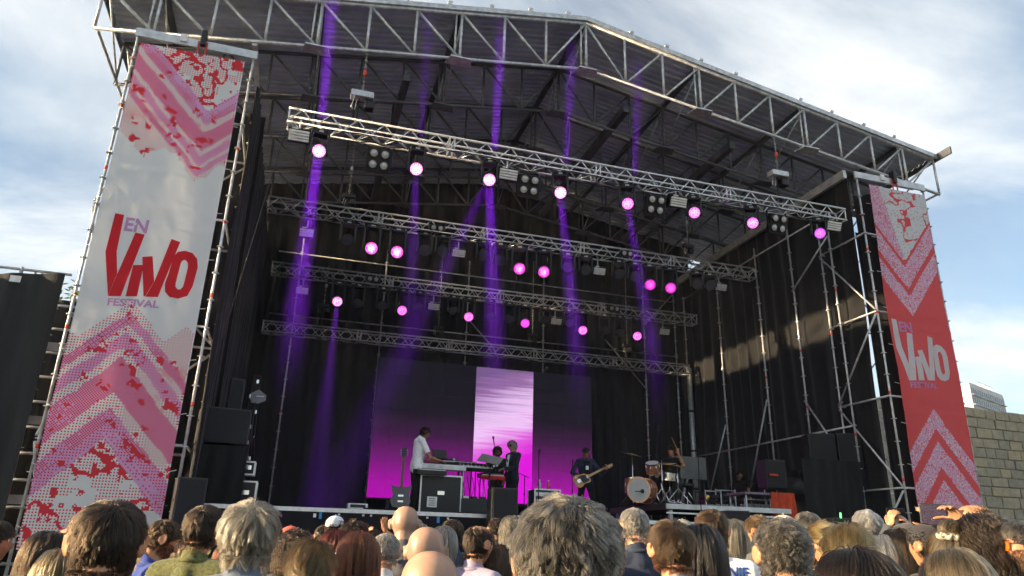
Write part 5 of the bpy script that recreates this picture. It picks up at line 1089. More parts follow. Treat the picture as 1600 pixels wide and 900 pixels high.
def cap_hat(t, J, m, brim=True, low=.18, name='cap', front=1):
    HR = J['HR']; hd = J['head']; v, f = sph(40, 30); mk = v[:, 2] > low-.25*np.clip(-v[:, 1], 0, 1)*.6; P = headsurf(v, False, J['fem']); P = P*1.075; P[:, 2] += .006
    mb = MB(); mb.add([HR @ Vector(p)+hd for p in P], [q for q in f if all(mk[i] for i in q)], True); o = mb.build(name, m, t, True)
    if brim:
        vs = []; n = 14; fs = []
        for i in range(n+1):
            a = -1.15+2.3*i/n
            for r_, dz in ((1.0, 0.), (1.35, -.012), (1.62, -.034)): vs.append(HR @ vec(math.sin(a)*.086*(1+(r_-1)*.35), front*(.075+.030*math.cos(a)+(r_-1)*.105*math.cos(a)), .030+dz-.010*math.sin(a)**2)+hd)
        for i in range(n):
            for j in range(2): k = i*3+j; fs.append((k, k+3, k+4, k+1))
        mb = MB(); mb.add(vs, fs, True); b = mb.build('brim', m, o, True); md = b.modifiers.new('s', 'SOLIDIFY'); md.thickness = .004
    mb = MB(); ellipsoid(mb, HR @ vec(0, -.005, .128)+hd, (.007, .007, .004)); mb.build('button', m, o, True); return o
# ------------------------------------------------------------------ performers
DARK = cloth_mat((.012, .012, .014)); WT = cloth_mat((.84, .84, .83)); NAVY = cloth_mat((.018, .026, .055)); SUIT = cloth_mat((.016, .018, .032)); BLK = cloth_mat((.010, .010, .011))
def hp(t, J):                                               # headphones
    HR = J['HR']; hd = J['head']; MB().path([HR @ vec(math.cos(a)*.088, -.01, .004+.118*math.sin(a))+hd for a in np.linspace(0, math.pi, 13)], .010, 6).build('headphone_band', M['blackm'], t, True)
    for s in (-1, 1): MB().lathe([(0, .03), (.03, .028), (.038, .01), (.036, -.008), (.02, -.01)], HR @ vec(s*.076, -.01, -.008)+hd, HR @ vec(s, 0, 0), 12).build('headphone_cup', M['blackm'], t, True)
J = joints(lean=.10, head_nod=.40, head_turn=-.1, bend=.25, arms=dict(elr=(.24, .20, 1.10), wrr=(.20, .42, 1.06), ell=(-.24, .22, 1.10), wrl=(-.16, .45, 1.07), hdr=(-.1, 1, -.15), hdl=(.1, 1, -.15), hnr=(0, 0, -1), hnl=(0, 0, -1)))
P = custom(J, .0085, 1); p = at(646, 786, 2.0); t = person('man in a white t-shirt and headphones bending over the pale keyboard', (p.x, 1.95, DK), R(-82), 1.0, P, S3, WT, 'short', BLK); hp(t, J); eyes_brows(t, J, 'dark')
cap_mesh(J, t, HB['dark']); hair_obj(grow(1800, 'crown', .035, 1, lift=.5), t, J, HM['dark'], .0016); hair_obj(grow(500, 'crown', .012, 2, low=1.2, lift=.7), t, J, HM['dark'], .0014, 'beard')
J = joints(head_nod=.35, arms=dict(elr=(.27, .05, 1.15), wrr=(.14, .30, 1.08), ell=(-.27, .05, 1.15), wrl=(-.14, .30, 1.08), hdr=(-.2, 1, -.2), hdl=(.2, 1, -.2), hnr=(0, 0, -1), hnl=(0, 0, -1)))
P = custom(J, .0085, 1, .02, 'long'); p = at(778, 697, 3.9); t = person('bearded man with headphones in a black top behind the keyboards', (p.x, 3.95, p.z-1.77), R(175), 1.0, P, S3, BLK, 'long', BLK); hp(t, J); eyes_brows(t, J, 'dark')
MB().bbox((.06, .150, 1.30), (.12, .006, .045), .002, Matrix.Rotation(R(15), 3, 'Y')).build('chest_print', WT, t, True)
cap_mesh(J, t, HB['dark']); hair_obj(grow(1500, 'long', .12, 3, grav=.6), t, J, HM['dark'], .0018)
mb = MB(); HR = J['HR']; ellipsoid(mb, HR @ vec(0, .055, -.105)+J['head'], (.055, .045, .045)); mb.build('beard', HB['dark'], t, True)
J = joints(head_turn=.12, head_nod=.12, arms=dict(ell=(-.22, .10, 1.14), wrl=(-.14, .36, 1.10), hdl=(.1, 1, -.25), hnl=(0, 0, -1), elr=(.25, -.08, 1.14), wrr=(.27, .02, .90)))
P = custom(J, .0085, 1, .01, 'long'); p = at(802, 687, 3.2); t = person('grey haired singer in a dark suit and sunglasses standing in profile', (p.x, 3.2, p.z-1.79), R(112), 1.0, P, S4, SUIT, 'long', BLK); eyes_brows(t, J, 'grey', M['shade'])
MB().prism([vec(-.045, .112, 1.44), vec(.045, .112, 1.44), vec(.035, .150, 1.25), vec(.008, .150, 1.05), vec(-.008, .150, 1.05), vec(-.035, .150, 1.25)], (0, .006, 0)).build('shirt_front', WT, t, True)
cap_mesh(J, t, HB['silver']); hair_obj(grow(2200, 'crown', .07, 4, lift=.6, curl=.006, spread=.45), t, J, HM['silver'], .0018)
J = joints(head_turn=-.35, head_nod=.10, arms=dict(elr=(.34, -.02, 1.16), wrr=(.16, .22, 1.06), hdr=(-.7, .3, -.55), hnr=(-.3, -.8, 0), cur=.5, ell=(-.36, .10, 1.14), wrl=(-.42, .30, 1.22), hdl=(-.2, .3, .9), hnl=(.4, -.6, .3), cul=.9), legs=dict(knl=(-.16, .04, .5), anl=(-.24, -.02, .085), knr=(.15, .02, .5), anr=(.22, -.03, .085)))
P = custom(J, .0085, 1, .012, 'long'); p = at(915, 697, 3.6); G = t = person('guitarist in a dark cap, sunglasses and navy jacket with an amber guitar', (p.x, 3.6, DK), R(170), 1.0, P, S2, NAVY, 'long', BLK); eyes_brows(t, J, 'dark', M['shade'])
cap_hat(t, J, DARK); cap_mesh(J, t, HB['dark']); hair_obj(grow(500, 'crown', .012, 5, low=1.2, lift=.7), t, J, HM['dark'], .0014, 'beard')
MB().bbox((0, .145, 1.27), (.16, .008, .34), .003).build('tee_front', BLK, t, True); MB().bbox((.0, .152, 1.27), (.07, .006, .09), .002).build('tee_print', WT, t, True)
# his guitar: amber single cutaway body, maple neck
gt = T('electric_guitar', 'amber single cutaway guitar with a maple neck held by the guitarist', 'guitar', (0, 0, 0)); gq = G
base = Matrix.Translation(Vector((p.x, 3.6, DK))) @ Matrix.Rotation(R(170), 4, 'Z'); gx = Vector((-1, .0, .52)).normalized()
loc = base @ Vector((.13, .22, .99)); d = (base.to_3x3() @ gx).normalized(); fn = (base.to_3x3() @ Vector((0, 1, .12))).normalized(); sd = d.cross(fn).normalized(); fn = sd.cross(d)
gt.matrix_world = Matrix(((d.x, sd.x, fn.x, loc.x), (d.y, sd.y, fn.y, loc.y), (d.z, sd.z, fn.z, loc.z), (0, 0, 0, 1)))
out2 = [(-.22, .0), (-.215, .08), (-.17, .145), (-.10, .155), (-.03, .125), (.02, .11), (.08, .13), (.14, .13), (.17, .09), (.16, .04), (.19, .03), (.19, -.03), (.17, -.045), (.13, -.06), (.10, -.09), (.05, -.11), (-.01, -.115), (-.06, -.14), (-.13, -.16), (-.19, -.125), (-.22, -.06)]
MB().prism([(x, y, 0) for x, y in out2], (0, 0, .045)).build('body', M['wood'], gt, True)
MB().prism([(-.02, .10, .0462), (.12, .10, .0462), (.15, .04, .0462), (.12, -.05, .0462), (.02, -.10, .0462), (-.10, -.09, .0462), (-.06, .0, .0462)], (0, 0, .003)).build('pickguard', M['black'], gt, True)
MB().box((-.10, 0, .052), (.09, .08, .012)).build('bridge', M['chrome'], gt, True); MB().box((.12, 0, .052), (.03, .07, .012)).build('pickup', M['chrome'], gt, True)
MB().prism([(.12, -.026, .04), (.12, .026, .04), (.64, .021, .04), (.64, -.021, .04)], (0, 0, .022)).build('neck', M['maple'], gt, True)
MB().prism([(.64, -.021, .035), (.64, .022, .035), (.69, .045, .03), (.80, .035, .03), (.82, .0, .03), (.80, -.02, .03)], (0, 0, .015)).build('headstock', M['maple'], gt, True)
for i in range(6): MB().tube((.67+i*.022, .045, .037), (.67+i*.022, .065, .037), .006, 6).build('tuner', M['chrome'], gt, True); MB().tube((-.09, -.02+.008*i, .064), (.66, -.015+.006*i, .064), .0006, 4).build('string', M['chrome'], gt, True)
MB().tube((-.14, -.10, .05), (-.14, -.10, .065), .014, 10).build('knob', M['chrome'], gt, True)
# drummer
J = joints(sit=True, head_turn=.2, head_nod=.10, lean=.10, arms=dict(ell=(-.30, .14, 1.30), wrl=(-.24, .26, 1.55), hdl=(.0, .35, 1), hnl=(0, -1, .3), cul=1.0, elr=(.28, .12, 1.14), wrr=(.22, .38, 1.08), hdr=(-.2, 1, -.1), hnr=(0, 0, -1), cur=.9), legs=dict(anl=(-.24, .52, .50), anr=(.24, .52, .50)))
P = custom(J, .0085, 1); p = at(1050, 707, 2.2); t = person('dark haired drummer in a black t-shirt raising a stick', (p.x+.05, 2.25, DR-.43), R(128), 1.0, P, S2, BLK, 'short', BLK); eyes_brows(t, J, 'dark')
cap_mesh(J, t, HB['dark']); hair_obj(grow(2200, 'crown', .075, 6, lift=.7, spread=.5, curl=.005), t, J, HM['dark'], .0017)
for n_, dd in (('l', vec(.35, .25, 1)), ('r', vec(-.3, 1, -.25))):
    w = J['wr'+n_]+Vector(J['hd'+n_]).normalized()*.085; bm_ = Matrix.Translation(t.location) @ Matrix.Rotation(R(128), 4, 'Z'); dd.normalize(); a = bm_ @ (w-dd*.09); b = bm_ @ (w+dd*.32)
    o = MB().tube(a, b, .008, 8, .005).build('drumstick', M['maple']); tag(o, 'drumstick raised high beside the head of the drummer' if n_ == 'l' else 'drumstick held low over the snare by the drummer', 'drumstick')
# crew behind the racks
for px, py, Y, lb, hair_, sh in ((1155, 737, 6.0, 'crew member with dark hair half hidden behind the racks', 'black', BLK), (1180, 732, 5.6, 'crew member with light skin and glasses beyond the alloy rack', 'dark', DARK)):
    Pp = proto('m'); p = at(px, py, Y); t = person(lb, (p.x, Y, DK), R(170), (p.z-DK)/1.77, Pp, S3 if px < 1160 else S4, sh, 'short', BLK); cap_mesh(Pp[0], t, HB[hair_]); hair_obj(grow(700, 'crown', .02, 9), t, Pp[0], HM[hair_], .002); eyes_brows(t, Pp[0], hair_)
# ------------------------------------------------------------------ crowd
PM = proto('m'); PM2 = proto('m2', head_nod=.12, belly=.025); PF = proto('f', fem=True); PFt = proto('ft', fem=True, head_tilt=.10, head_nod=-.04)
def Ls(top, side):                                          # hair length by place on the head
    return lambda d: side+(top-side)*smooth(-.1, .6, d[:, 2])
def locate(px, py, wpx, rz, J, hw, bald=False):
    zc = FPX*hw/wpx; d = ray(px, py); top = Vector(CAM+d*zc); hh = 0. if bald else .012; jt = J['head'].z+.108*abs(J['HR'][2][2]); s = min(1.12, max(.86, (top.z-hh)/jt)); off = Matrix.Rotation(R(rz), 3, 'Z') @ (J['head']*s)
    return Vector((top.x-off.x, top.y-off.y, top.z-hh-jt*s)), s, zc
def crowd(px, py, wpx, rz, label, style, hc, sk, shirt, P=None, sleeve='short', hw=.185, seed=0, dens=1., **kw):
    P = P or PM; J = P[0]; zc = FPX*hw/wpx; d = ray(px, py); top = Vector(CAM+d*zc); hair_h = .012 if style != 'bald' else 0.
    jt = J['head'].z+.108*abs(J['HR'][2][2]); s = (top.z-hair_h)/jt; s0 = s; s = min(1.12, max(.86, s))
    face = math.atan2(d[0], d[1]); R3 = Matrix.Rotation(R(rz), 3, 'Z'); off = R3 @ (J['head']*s)
    loc = Vector((top.x-off.x, top.y-off.y, top.z-hair_h-jt*s)); loc.z = min(loc.z, 0) if s0 < s else loc.z
    t = person(label, loc, R(rz), s, P, sk, shirt, sleeve, None, 'audience in front of the stage')
    fem = J['fem']; near = min(1.9, max(.35, wpx/85.)); n = int(5200*min(1.6, near)*dens); r0 = .00062*max(1.0, 1.25/near)
    if style == 'bald': [c for c in t.children if c.name.startswith('body')][0].material_slots[0].material = bald_skin((.52, .33, .235))
    if style == 'short': cap_mesh(J, t, HB[hc], fem, kw.get('recede', 0)); hair_obj(grow(n, kw.get('comb', 'crown'), Ls(kw.get('top', .045), kw.get('side', .022)), seed, fem, kw.get('recede', 0), lift=.62*kw.get('lift', .42), clump=kw.get('clump', .52), messy=.2, spread=.85*kw.get('spread', .28), nclump=kw.get('nc'), curl=kw.get('curl', 0), curlf=kw.get('curlf', 140), K=kw.get('K', 7), bald=kw.get('bald'), off=kw.get('off', (.002, .012))), t, J, HM[hc], r0*1.15)
    elif style == 'long':
        cap_mesh(J, t, HB[hc], fem, 0, 0, .008); hair_obj(grow(int(n*1.25), 'long', kw.get('L', .36), seed, fem, lift=.25, clump=kw.get('clump', .52), K=kw.get('K', 14), grav=.8, spread=kw.get('spread', .16), messy=kw.get('messy', .16), curl=kw.get('curl', .0), curlf=kw.get('curlf', 70), off=kw.get('off', (.004, .028)), part=kw.get('part', 0)), t, J, HM[hc], r0*1.5)
    elif style == 'tie':
        tie = kw.get('tie', (0, -.115, .02)); cap_mesh(J, t, HB[hc], fem, 0, 0, .008); hair_obj(grow(n, 'tie', .13, seed, fem, lift=.12, clump=.4, K=8, grav=.02, spread=.08, off=(.003, .014), tie=tie), t, J, HM[hc], r0*1.4)
        g_ = np.random.default_rng(seed); m_ = int(n*.35); K = 10
        if kw.get('bun'):
            c = np.array(tie)+np.array(kw['bun']); rb = kw.get('rb', .045); ph = g_.uniform(0, 6.28, (m_, 1))+np.linspace(0, 3.6, K)[None]; th = g_.normal(size=(m_, 1))*.6+.4*np.sin(ph*.5); rr = rb*g_.uniform(.75, 1.05, (m_, 1))
            pts = np.stack([rr*np.cos(ph)*np.cos(th), rr*np.sin(th)*.75, rr*np.sin(ph)*np.cos(th)], -1)+c[None, None]
            mb = MB(); ellipsoid(mb, J['HR'] @ Vector(c)+J['head'], (rb*.86, rb*.66, rb*.86)); mb.build('bun_core', HB[hc], t, True)
        else:
            ang = g_.uniform(0, 6.28, (m_, 1)); rad = g_.uniform(0, .022, (m_, 1)); s_ = np.linspace(0, 1, K)[None]; fat = .6+1.1*np.sin(s_*2.4); L_ = kw.get('L', .25)*g_.uniform(.8, 1.05, (m_, 1))
            pts = np.stack([rad*np.cos(ang)*fat+.01*np.sin(s_*5+ang), -.03*np.sin(s_*2.2)*1.2+rad*np.sin(ang)*fat, -L_*s_**1.3], -1)+np.array(tie)[None, None]
        hair_obj(pts, t, J, HM[hc], r0*1.5, 'tied_hair')
    elif style == 'fringe':                                 # balding: hair round the sides only
        b = (kw.get('bc', (0, .35, .9)), kw.get('br', .95)); cap_mesh(J, t, HB[hc], fem, .2, 0, .003, b); hair_obj(grow(n, 'crown', .022, seed, fem, .2, lift=.35, bald=b, K=6), t, J, HM[hc], r0*1.1)
    elif style == 'bald' and kw.get('stubble'):
        hair_obj(grow(int(n*.4), 'crown', .004, seed, fem, lift=.8, K=3, bald=((0, .1, 1), 1.0)), t, J, HM[hc], r0*.6, 'stubble')
    if kw.get('beard'): hair_obj([q for q in (beard_pts(seed, n//3),)][0], t, J, HM[kw['beard']], r0*.9, 'beard')
    return t, J, s
def beard_pts(seed, n):
    g_ = np.random.default_rng(seed+77); d = g_.normal(size=(n*8, 3)); d /= np.linalg.norm(d, axis=1)[:, None]; mk = (d[:, 1] > -.05) & (d[:, 2] < -.42+.25*(np.abs(d[:, 0]) > .5)*1) & (d[:, 2] > -.97); mk |= (d[:, 1] > .1) & (np.abs(d[:, 0]) > .62) & (d[:, 2] < -.05); d = d[mk][:n]; P_ = headsurf(d, True)
    return np.stack([P_, P_+d*.006+np.array([0, 0, -.004]), P_+d*.009+np.array([0, 0, -.009])], 1)
C = crowd
tee = lambda *c: cloth_mat(tuple(c))
olive = cloth_mat((.16, .16, .055), (.05, .06, .03), 70); slate = tee(.13, .155, .21); printc = cloth_mat((.05, .06, .09), (.16, .18, .2), 40); laven = cloth_mat((.40, .34, .44), (.30, .25, .36), 60)
# nearest row
C(886, 781, 160, -14, 'nearest man with thick wavy grey hair at the bottom centre', 'short', 'salt', S1, tee(.05, .055, .06), PM2, hw=.19, seed=30, dens=2.8, top=.052, side=.024, lift=.55, curl=.006, curlf=75, spread=.4, clump=.6, K=10, nc=800, off=(.003, .020))
C(180, 780, 106, 8, 'man with short dark brown hair and reddish ears before the white banner', 'short', 'dark', S1, tee(.03, .03, .035), PM, hw=.185, seed=31, dens=1.6, top=.05, side=.02, lift=.38)
C(396, 785, 83, -3, 'man with tousled grey blond hair in a slate blue shirt', 'short', 'greyblond', S1, slate, PM, hw=.20, seed=32, dens=1.7, top=.09, side=.06, lift=.5, spread=.42, K=9, clump=.7, off=(.003, .02))
C(674, 861, 100, -10, 'nearest bald man with a bare crown, lowest of the three bald heads', 'bald', 'grey', S4, tee(.08, .08, .09), PM2, hw=.160, seed=33)
C(1218, 809, 86, -22, 'man with curly salt and pepper hair thinning at the crown', 'short', 'salt', S1, tee(.04, .045, .05), PM, hw=.188, seed=34, dens=1.7, top=.035, side=.022, curl=.006, curlf=200, lift=.6, spread=.4)
C(1338, 863, 128, -20, 'person with smooth dark brown hair cut off by the bottom edge', 'long', 'dark', S1, tee(.05, .04, .04), PF, hw=.20, seed=35, dens=1.8, L=.30)
C(1490, 862, 92, -12, 'woman with brown and gold streaked hair below the patterned scrunchie', 'long', 'streak', S1, tee(.2, .2, .22), PF, hw=.20, seed=36, dens=1.8, L=.30, messy=.2)
C(100, 862, 70, 14, 'woman with straight olive brown hair at the bottom left', 'long', 'dblond', S1, tee(.06, .05, .05), PF, hw=.19, seed=37, L=.3)
# second row
C(1046, 812, 68, -10, 'man with short brown hair and glowing red ears right of centre', 'short', 'brown', S1, tee(.35, .34, .38), PM, hw=.182, seed=40, dens=1.6, top=.055, side=.025, lift=.45)
C(325, 789, 56, -28, 'man with dark hair in an olive green patterned shirt', 'short', 'dark', S2, olive, PM, hw=.185, seed=41, dens=1.5, top=.045, side=.03, lift=.5)
C(668, 823, 57, -26, 'bald man in the middle, with his ear showing, behind the nearest bald man', 'bald', 'grey', S1, tee(.05, .05, .05), PM, hw=.156, seed=42)
C(488, 846, 72, -12, 'woman with messy dark blond hair gathered in a clip', 'tie', 'dblond', S1, tee(.3, .28, .27), PFt, hw=.19, seed=43, dens=1.5, tie=(.0, -.105, -.05), bun=(0, -.005, -.01), rb=.040)
C(562, 832, 55, -10, 'woman with long auburn hair and a pink top', 'long', 'auburn', S4, tee(.75, .05, .22), PF, hw=.195, seed=44, dens=1.5, L=.33)
C(604, 833, 45, -12, 'man with cropped grey hair and a white shirt', 'short', 'grey', S2, tee(.70, .70, .72), PM2, hw=.175, seed=45, dens=1.5, top=.018, side=.012, lift=.6)
C(750, 819, 50, -62, 'balding man in glasses and a lilac shirt turned to the right', 'fringe', 'dark', S4, laven, PM, hw=.20, seed=46, dens=1.4)
eyes_brows(bpy.data.objects[[o.name for o in bpy.data.objects if o.get('label', '').startswith('balding man in glasses')][0]], PM[0], 'dark', mat('clear_lens', (.3, .3, .32), .1, transl=.5))
C(1110, 795, 47, -26, 'man with short brown hair in a white t-shirt printed SIDONIE', 'short', 'brown', S1, WT, PM, hw=.18, seed=47, dens=1.5, top=.03, side=.016, lift=.5)
SID = bpy.data.objects[[o.name for o in bpy.data.objects if 'SIDONIE' in str(o.get('label', ''))][0]]
C(1322, 820, 66, -35, 'blonde woman with smooth shining hair tucked behind her ear', 'tie', 'blond', S1, tee(.2, .2, .22), PFt, hw=.19, seed=48, dens=1.6, tie=(0, -.11, -.06), L=.2)
C(1283, 820, 46, 10, 'blonde woman with a dark clip left of the shining blonde hair', 'tie', 'blond', S1, tee(.1, .1, .1), PF, hw=.19, seed=49, dens=1.4, tie=(.02, -.11, -.03), L=.22)
C(1530, 811, 66, -6, 'woman with long curly dark hair near the right edge', 'long', 'dark', S2, tee(.06, .05, .05), PF, hw=.20, seed=50, dens=1.8, L=.36, curl=.008, curlf=60, off=(.005, .045), messy=.25)
C(464, 834, 52, 4, 'woman with long curly dark brown hair behind the grey blond man', 'long', 'dark', S2, tee(.12, .12, .12), PF, hw=.22, seed=51, dens=1.5, L=.34, curl=.010, curlf=90, off=(.005, .05), messy=.3)
C(1093, 822, 58, -8, 'woman with straight black hair between two short haired men', 'long', 'black', S2, tee(.02, .02, .02), PF, hw=.20, seed=52, dens=1.5, L=.34)
C(1002, 829, 40, 10, 'woman with straight ginger hair beside the brown haired man', 'long', 'ginger', S4, tee(.06, .07, .1), PF, hw=.20, seed=53, dens=1.4, L=.36)
C(778, 853, 48, -5, 'woman with straight brown hair left of the nearest grey head', 'long', 'brown', S1, tee(.1, .1, .1), PF, hw=.195, seed=54, dens=1.4, L=.33)
C(236, 858, 50, -20, 'woman with brown and blond streaked hair beside the dark haired man', 'long', 'streak', S1, tee(.1, .08, .07), PF, hw=.195, seed=55, dens=1.3, L=.3)
C(1276, 868, 46, -8, 'woman with light brown hair low behind the curly haired man', 'long', 'brown', S1, tee(.1, .1, .1), PF, hw=.2, seed=56, L=.3)
C(1378, 838, 50, -25, 'woman with long silvery white hair below the grey haired man', 'long', 'silver', S4, tee(.1, .1, .1), PF, hw=.2, seed=57, dens=1.4, L=.34, messy=.2)
t_, J_, s_ = C(260, 814, 56, -72, 'young man with cropped brown hair looking down to the right', 'short', 'brown', S1, tee(.04, .07, .30), proto('mdown', head_nod=.42), hw=.215, seed=58, dens=1.4, top=.022, side=.012, lift=.5, beard='brown'); eyes_brows(t_, J_, 'brown')
t_, J_, s_ = C(1592, 812, 74, 62, 'man with orange sunglasses and grizzled hair at the right edge facing left', 'short', 'salt', S2, tee(.05, .05, .06), PM, hw=.215, seed=59, dens=1.6, top=.028, side=.016, lift=.5, beard='salt'); eyes_brows(t_, J_, 'salt', M['amber'])
t_, J_, s_ = C(-4, 812, 62, -70, 'dark haired man cut off by the left edge facing right', 'short', 'dark', S3, tee(.04, .04, .05), PM, hw=.215, seed=60, dens=1.3, top=.04, side=.02); eyes_brows(t_, J_, 'dark')
C(75, 864, 52, -30, 'woman with dark hair low in the bottom left corner', 'long', 'dark', S3, tee(.05, .05, .05), PF, hw=.2, seed=61, L=.3)
# third row and beyond
C(635, 791, 38, -12, 'tall bald man in a grey t-shirt, farthest of the three bald heads', 'bald', 'grey', S1, tee(.12, .12, .13), PM2, hw=.158, seed=70)
C(990, 793, 41, -10, 'man with short grey hair in a navy shirt before the drums', 'short', 'grey', S1, tee(.03, .04, .07), PM, hw=.18, seed=71, dens=1.4, top=.025, side=.015, lift=.55)
C(524, 829, 42, -14, 'woman with dark red hair left of the auburn haired woman', 'long', 'redd', S2, tee(.05, .04, .05), PF, hw=.195, seed=72, L=.3)
C(556, 814, 46, -6, 'woman with bushy dark curly hair behind the auburn haired woman', 'short', 'dark', S2, tee(.05, .05, .05), PF, hw=.24, seed=73, top=.08, side=.07, lift=.8, curl=.008, curlf=120, spread=.5, dens=1.3)
t_, J_, s_ = C(455, 822, 30, -30, 'man in a faded red baseball cap', 'short', 'dark', S2, tee(.1, .1, .1), PM, hw=.165, seed=74, top=.008, side=.016); cap_hat(t_, J_, tee(.62, .12, .08))
t_, J_, s_ = C(525, 806, 25, -35, 'man in a white baseball cap near the stage', 'short', 'dark', S2, tee(.06, .06, .06), PM, hw=.165, seed=75, top=.008, side=.016); cap_hat(t_, J_, tee(.72, .74, .78), front=1)
C(507, 820, 26, 0, 'dark haired person with a small bald spot below the white cap', 'short', 'dark', S2, tee(.04, .04, .04), PM, hw=.18, seed=76, bald=((0, -.5, .8), .35))
C(657, 818, 30, 8, 'person with curly grey hair behind the bald men', 'short', 'grey', S1, tee(.1, .1, .1), PF, hw=.2, seed=77, top=.05, side=.04, curl=.006, lift=.6)
C(694, 824, 40, -24, 'woman with loose grey hair and dark top right of the bald men', 'long', 'grey', S1, tee(.02, .02, .02), PF, hw=.2, seed=78, L=.18, messy=.25)
C(708, 811, 34, -8, 'man with dark hair standing in front of the stage skirt', 'short', 'dark', S2, tee(.05, .06, .09), PM, hw=.185, seed=79, top=.05, side=.03)
C(776, 809, 24, -5, 'man with very short dark hair below the centre speaker', 'short', 'dark', S3, tee(.03, .03, .03), PM, hw=.17, seed=80, top=.012, side=.008)
C(800, 807, 30, 12, 'woman with wavy grey blond hair left of the nearest grey head', 'long', 'greyblond', S4, tee(.1, .1, .1), PF, hw=.2, seed=81, L=.28, curl=.006)
C(1066, 811, 27, 0, 'person with pale blond hair before the drum riser', 'short', 'pale', S4, tee(.2, .2, .2), PF, hw=.19, seed=82, top=.06, side=.06)
C(1146, 813, 34, -10, 'woman with long fair hair right of the printed white shirt', 'long', 'greyblond', S4, tee(.08, .08, .1), PF, hw=.2, seed=83, L=.34)
C(1184, 805, 40, 20, 'person with frizzy light brown hair left of the curly haired man', 'short', 'dblond', S1, tee(.1, .1, .1), PF, hw=.21, seed=84, top=.05, side=.045, lift=.7, curl=.006, curlf=160, spread=.4)
t_, J_, s_ = C(1223, 805, 36, -10, 'person in a pale cap just behind the curly haired man', 'short', 'dblond', S1, tee(.1, .1, .1), PM, hw=.168, seed=85, top=.008, side=.016); cap_hat(t_, J_, tee(.66, .58, .44), brim=False)
C(1259, 799, 35, -20, 'person with rounded grey brown hair in front of the black speaker', 'short', 'salt', S1, tee(.08, .08, .08), PM, hw=.19, seed=86, top=.055, side=.045)
C(1352, 797, 37, -18, 'man with wavy grey hair in front of the right wing', 'short', 'silver', S2, tee(.08, .08, .09), PM, hw=.19, seed=87, top=.055, side=.03, curl=.005, curlf=90, dens=1.3)
C(1402, 828, 50, -15, 'person with dark maroon hair left of the dark cap', 'long', 'dark', S2, tee(.05, .05, .05), PF, hw=.2, seed=88, L=.26)
t_, J_, s_ = C(1441, 820, 44, 8, 'person in a round dark grey cap right of the raised phone', 'short', 'black', S2, tee(.04, .04, .05), PM, hw=.168, seed=89, top=.008, side=.016); cap_hat(t_, J_, tee(.035, .033, .036), brim=False, low=.02)
t_, J_, s_ = C(1413, 818, 38, 10, 'person in a charcoal knitted cap behind the dark grey cap', 'short', 'black', S2, tee(.05, .05, .06), PM, hw=.168, seed=90, top=.008, side=.016); cap_hat(t_, J_, tee(.06, .062, .068), brim=False, low=.02)
C(1553, 817, 34, 25, 'dark haired person in front of the white canopy', 'short', 'black', S3, tee(.1, .1, .1), PM, hw=.19, seed=91, top=.04, side=.03)
C(1458, 821, 40, 15, 'woman with brown hair behind the bun with the patterned scrunchie', 'long', 'brown', S2, tee(.1, .1, .1), PF, hw=.2, seed=92, L=.3)
C(428, 826, 34, -10, 'dark haired person half hidden behind the grey blond man', 'short', 'dark', S2, tee(.05, .05, .05), PM, hw=.185, seed=93, top=.05, side=.03)
C(292, 845, 36, -20, 'woman with brown hair behind the man in the olive shirt', 'long', 'brown', S2, tee(.04, .06, .2), PF, hw=.2, seed=94, L=.28)
C(355, 850, 34, -12, 'woman with chestnut hair between the olive shirt and grey blond man', 'long', 'auburn', S2, tee(.05, .05, .06), PF, hw=.2, seed=95, L=.28)
# the woman with a bun and a patterned scrunchie
t_, J_, s_ = C(1474, 838, 62, -18, 'woman with a gold brown bun in a leopard patterned scrunchie', 'tie', 'streak', S1, tee(.15, .14, .14), PF, hw=.19, seed=96, dens=1.5, tie=(0, -.06, .10), bun=(.0, -.01, .045), rb=.055)
mb = MB(); mb.path([J_['HR'] @ vec(.048*math.cos(a), -.062+.040*math.sin(a), .118+.006*math.sin(a*9)) + J_['head'] for a in np.linspace(0, 2*math.pi, 41)], [.016+.004*math.sin(i*1.7) for i in range(41)], 9); mb.build('scrunchie', mat('leopard', (.62, .56, .44), .8, 0, 0, 70, col2=(.05, .04, .03), detail=1), t_, True)
# SIDONIE lettering across the back of the white t-shirt
Js = PM[0]; sme = PM[2]['short']
def on_back(x, z):                                          # nearest back surface of the shirt
    ok, co, nn, ix = bvh_hit(Vector((x, -.6, z))); return co
from mathutils.bvhtree import BVHTree
_b = BVHTree.FromPolygons([v.co[:] for v in sme.vertices], [tuple(p.vertices) for p in sme.polygons])
def bvh_hit(o_): co, nn, ix, ds = _b.ray_cast(o_, Vector((0, 1, 0))); return (co is not None), (co if co is not None else Vector((o_.x, -.12, o_.z))), nn, ix
tm = text_mesh('SIDONIE', 1., .03); co = np.array([v.co[:] for v in tm.vertices]); co[:, :2] -= co[:, :2].min(0); co[:, :2] /= co[:, :2].max(0)
bm = bmesh.new(); bm.from_mesh(tm); bmesh.ops.triangulate(bm, faces=bm.faces[:]); bmesh.ops.subdivide_edges(bm, edges=bm.edges[:], cuts=2, use_grid_fill=True)
mx_ = max(v.co.x for v in bm.verts); mn_ = min(v.co.x for v in bm.verts); my_ = max(v.co.y for v in bm.verts); mny = min(v.co.y for v in bm.verts)
for v in bm.verts: q = on_back(-.10+.27*(v.co.x-mn_)/(mx_-mn_), 1.402+.056*(v.co.y-mny)/(my_-mny)); v.co = q+Vector((0, -.004, 0))
m2 = bpy.data.meshes.new('lettering'); bm.to_mesh(m2); bm.free(); blue = cloth_mat((.02, .07, .30)); m2.materials.append(blue); o = bpy.data.objects.new('lettering', m2); COL.objects.link(o); o.parent = SID
vs = []; 
for i in range(21): 
    x = -.08+.24*i/20
    for z in (1.383, 1.391): q = on_back(x, z); vs.append(q+Vector((0, -.004, 0)))
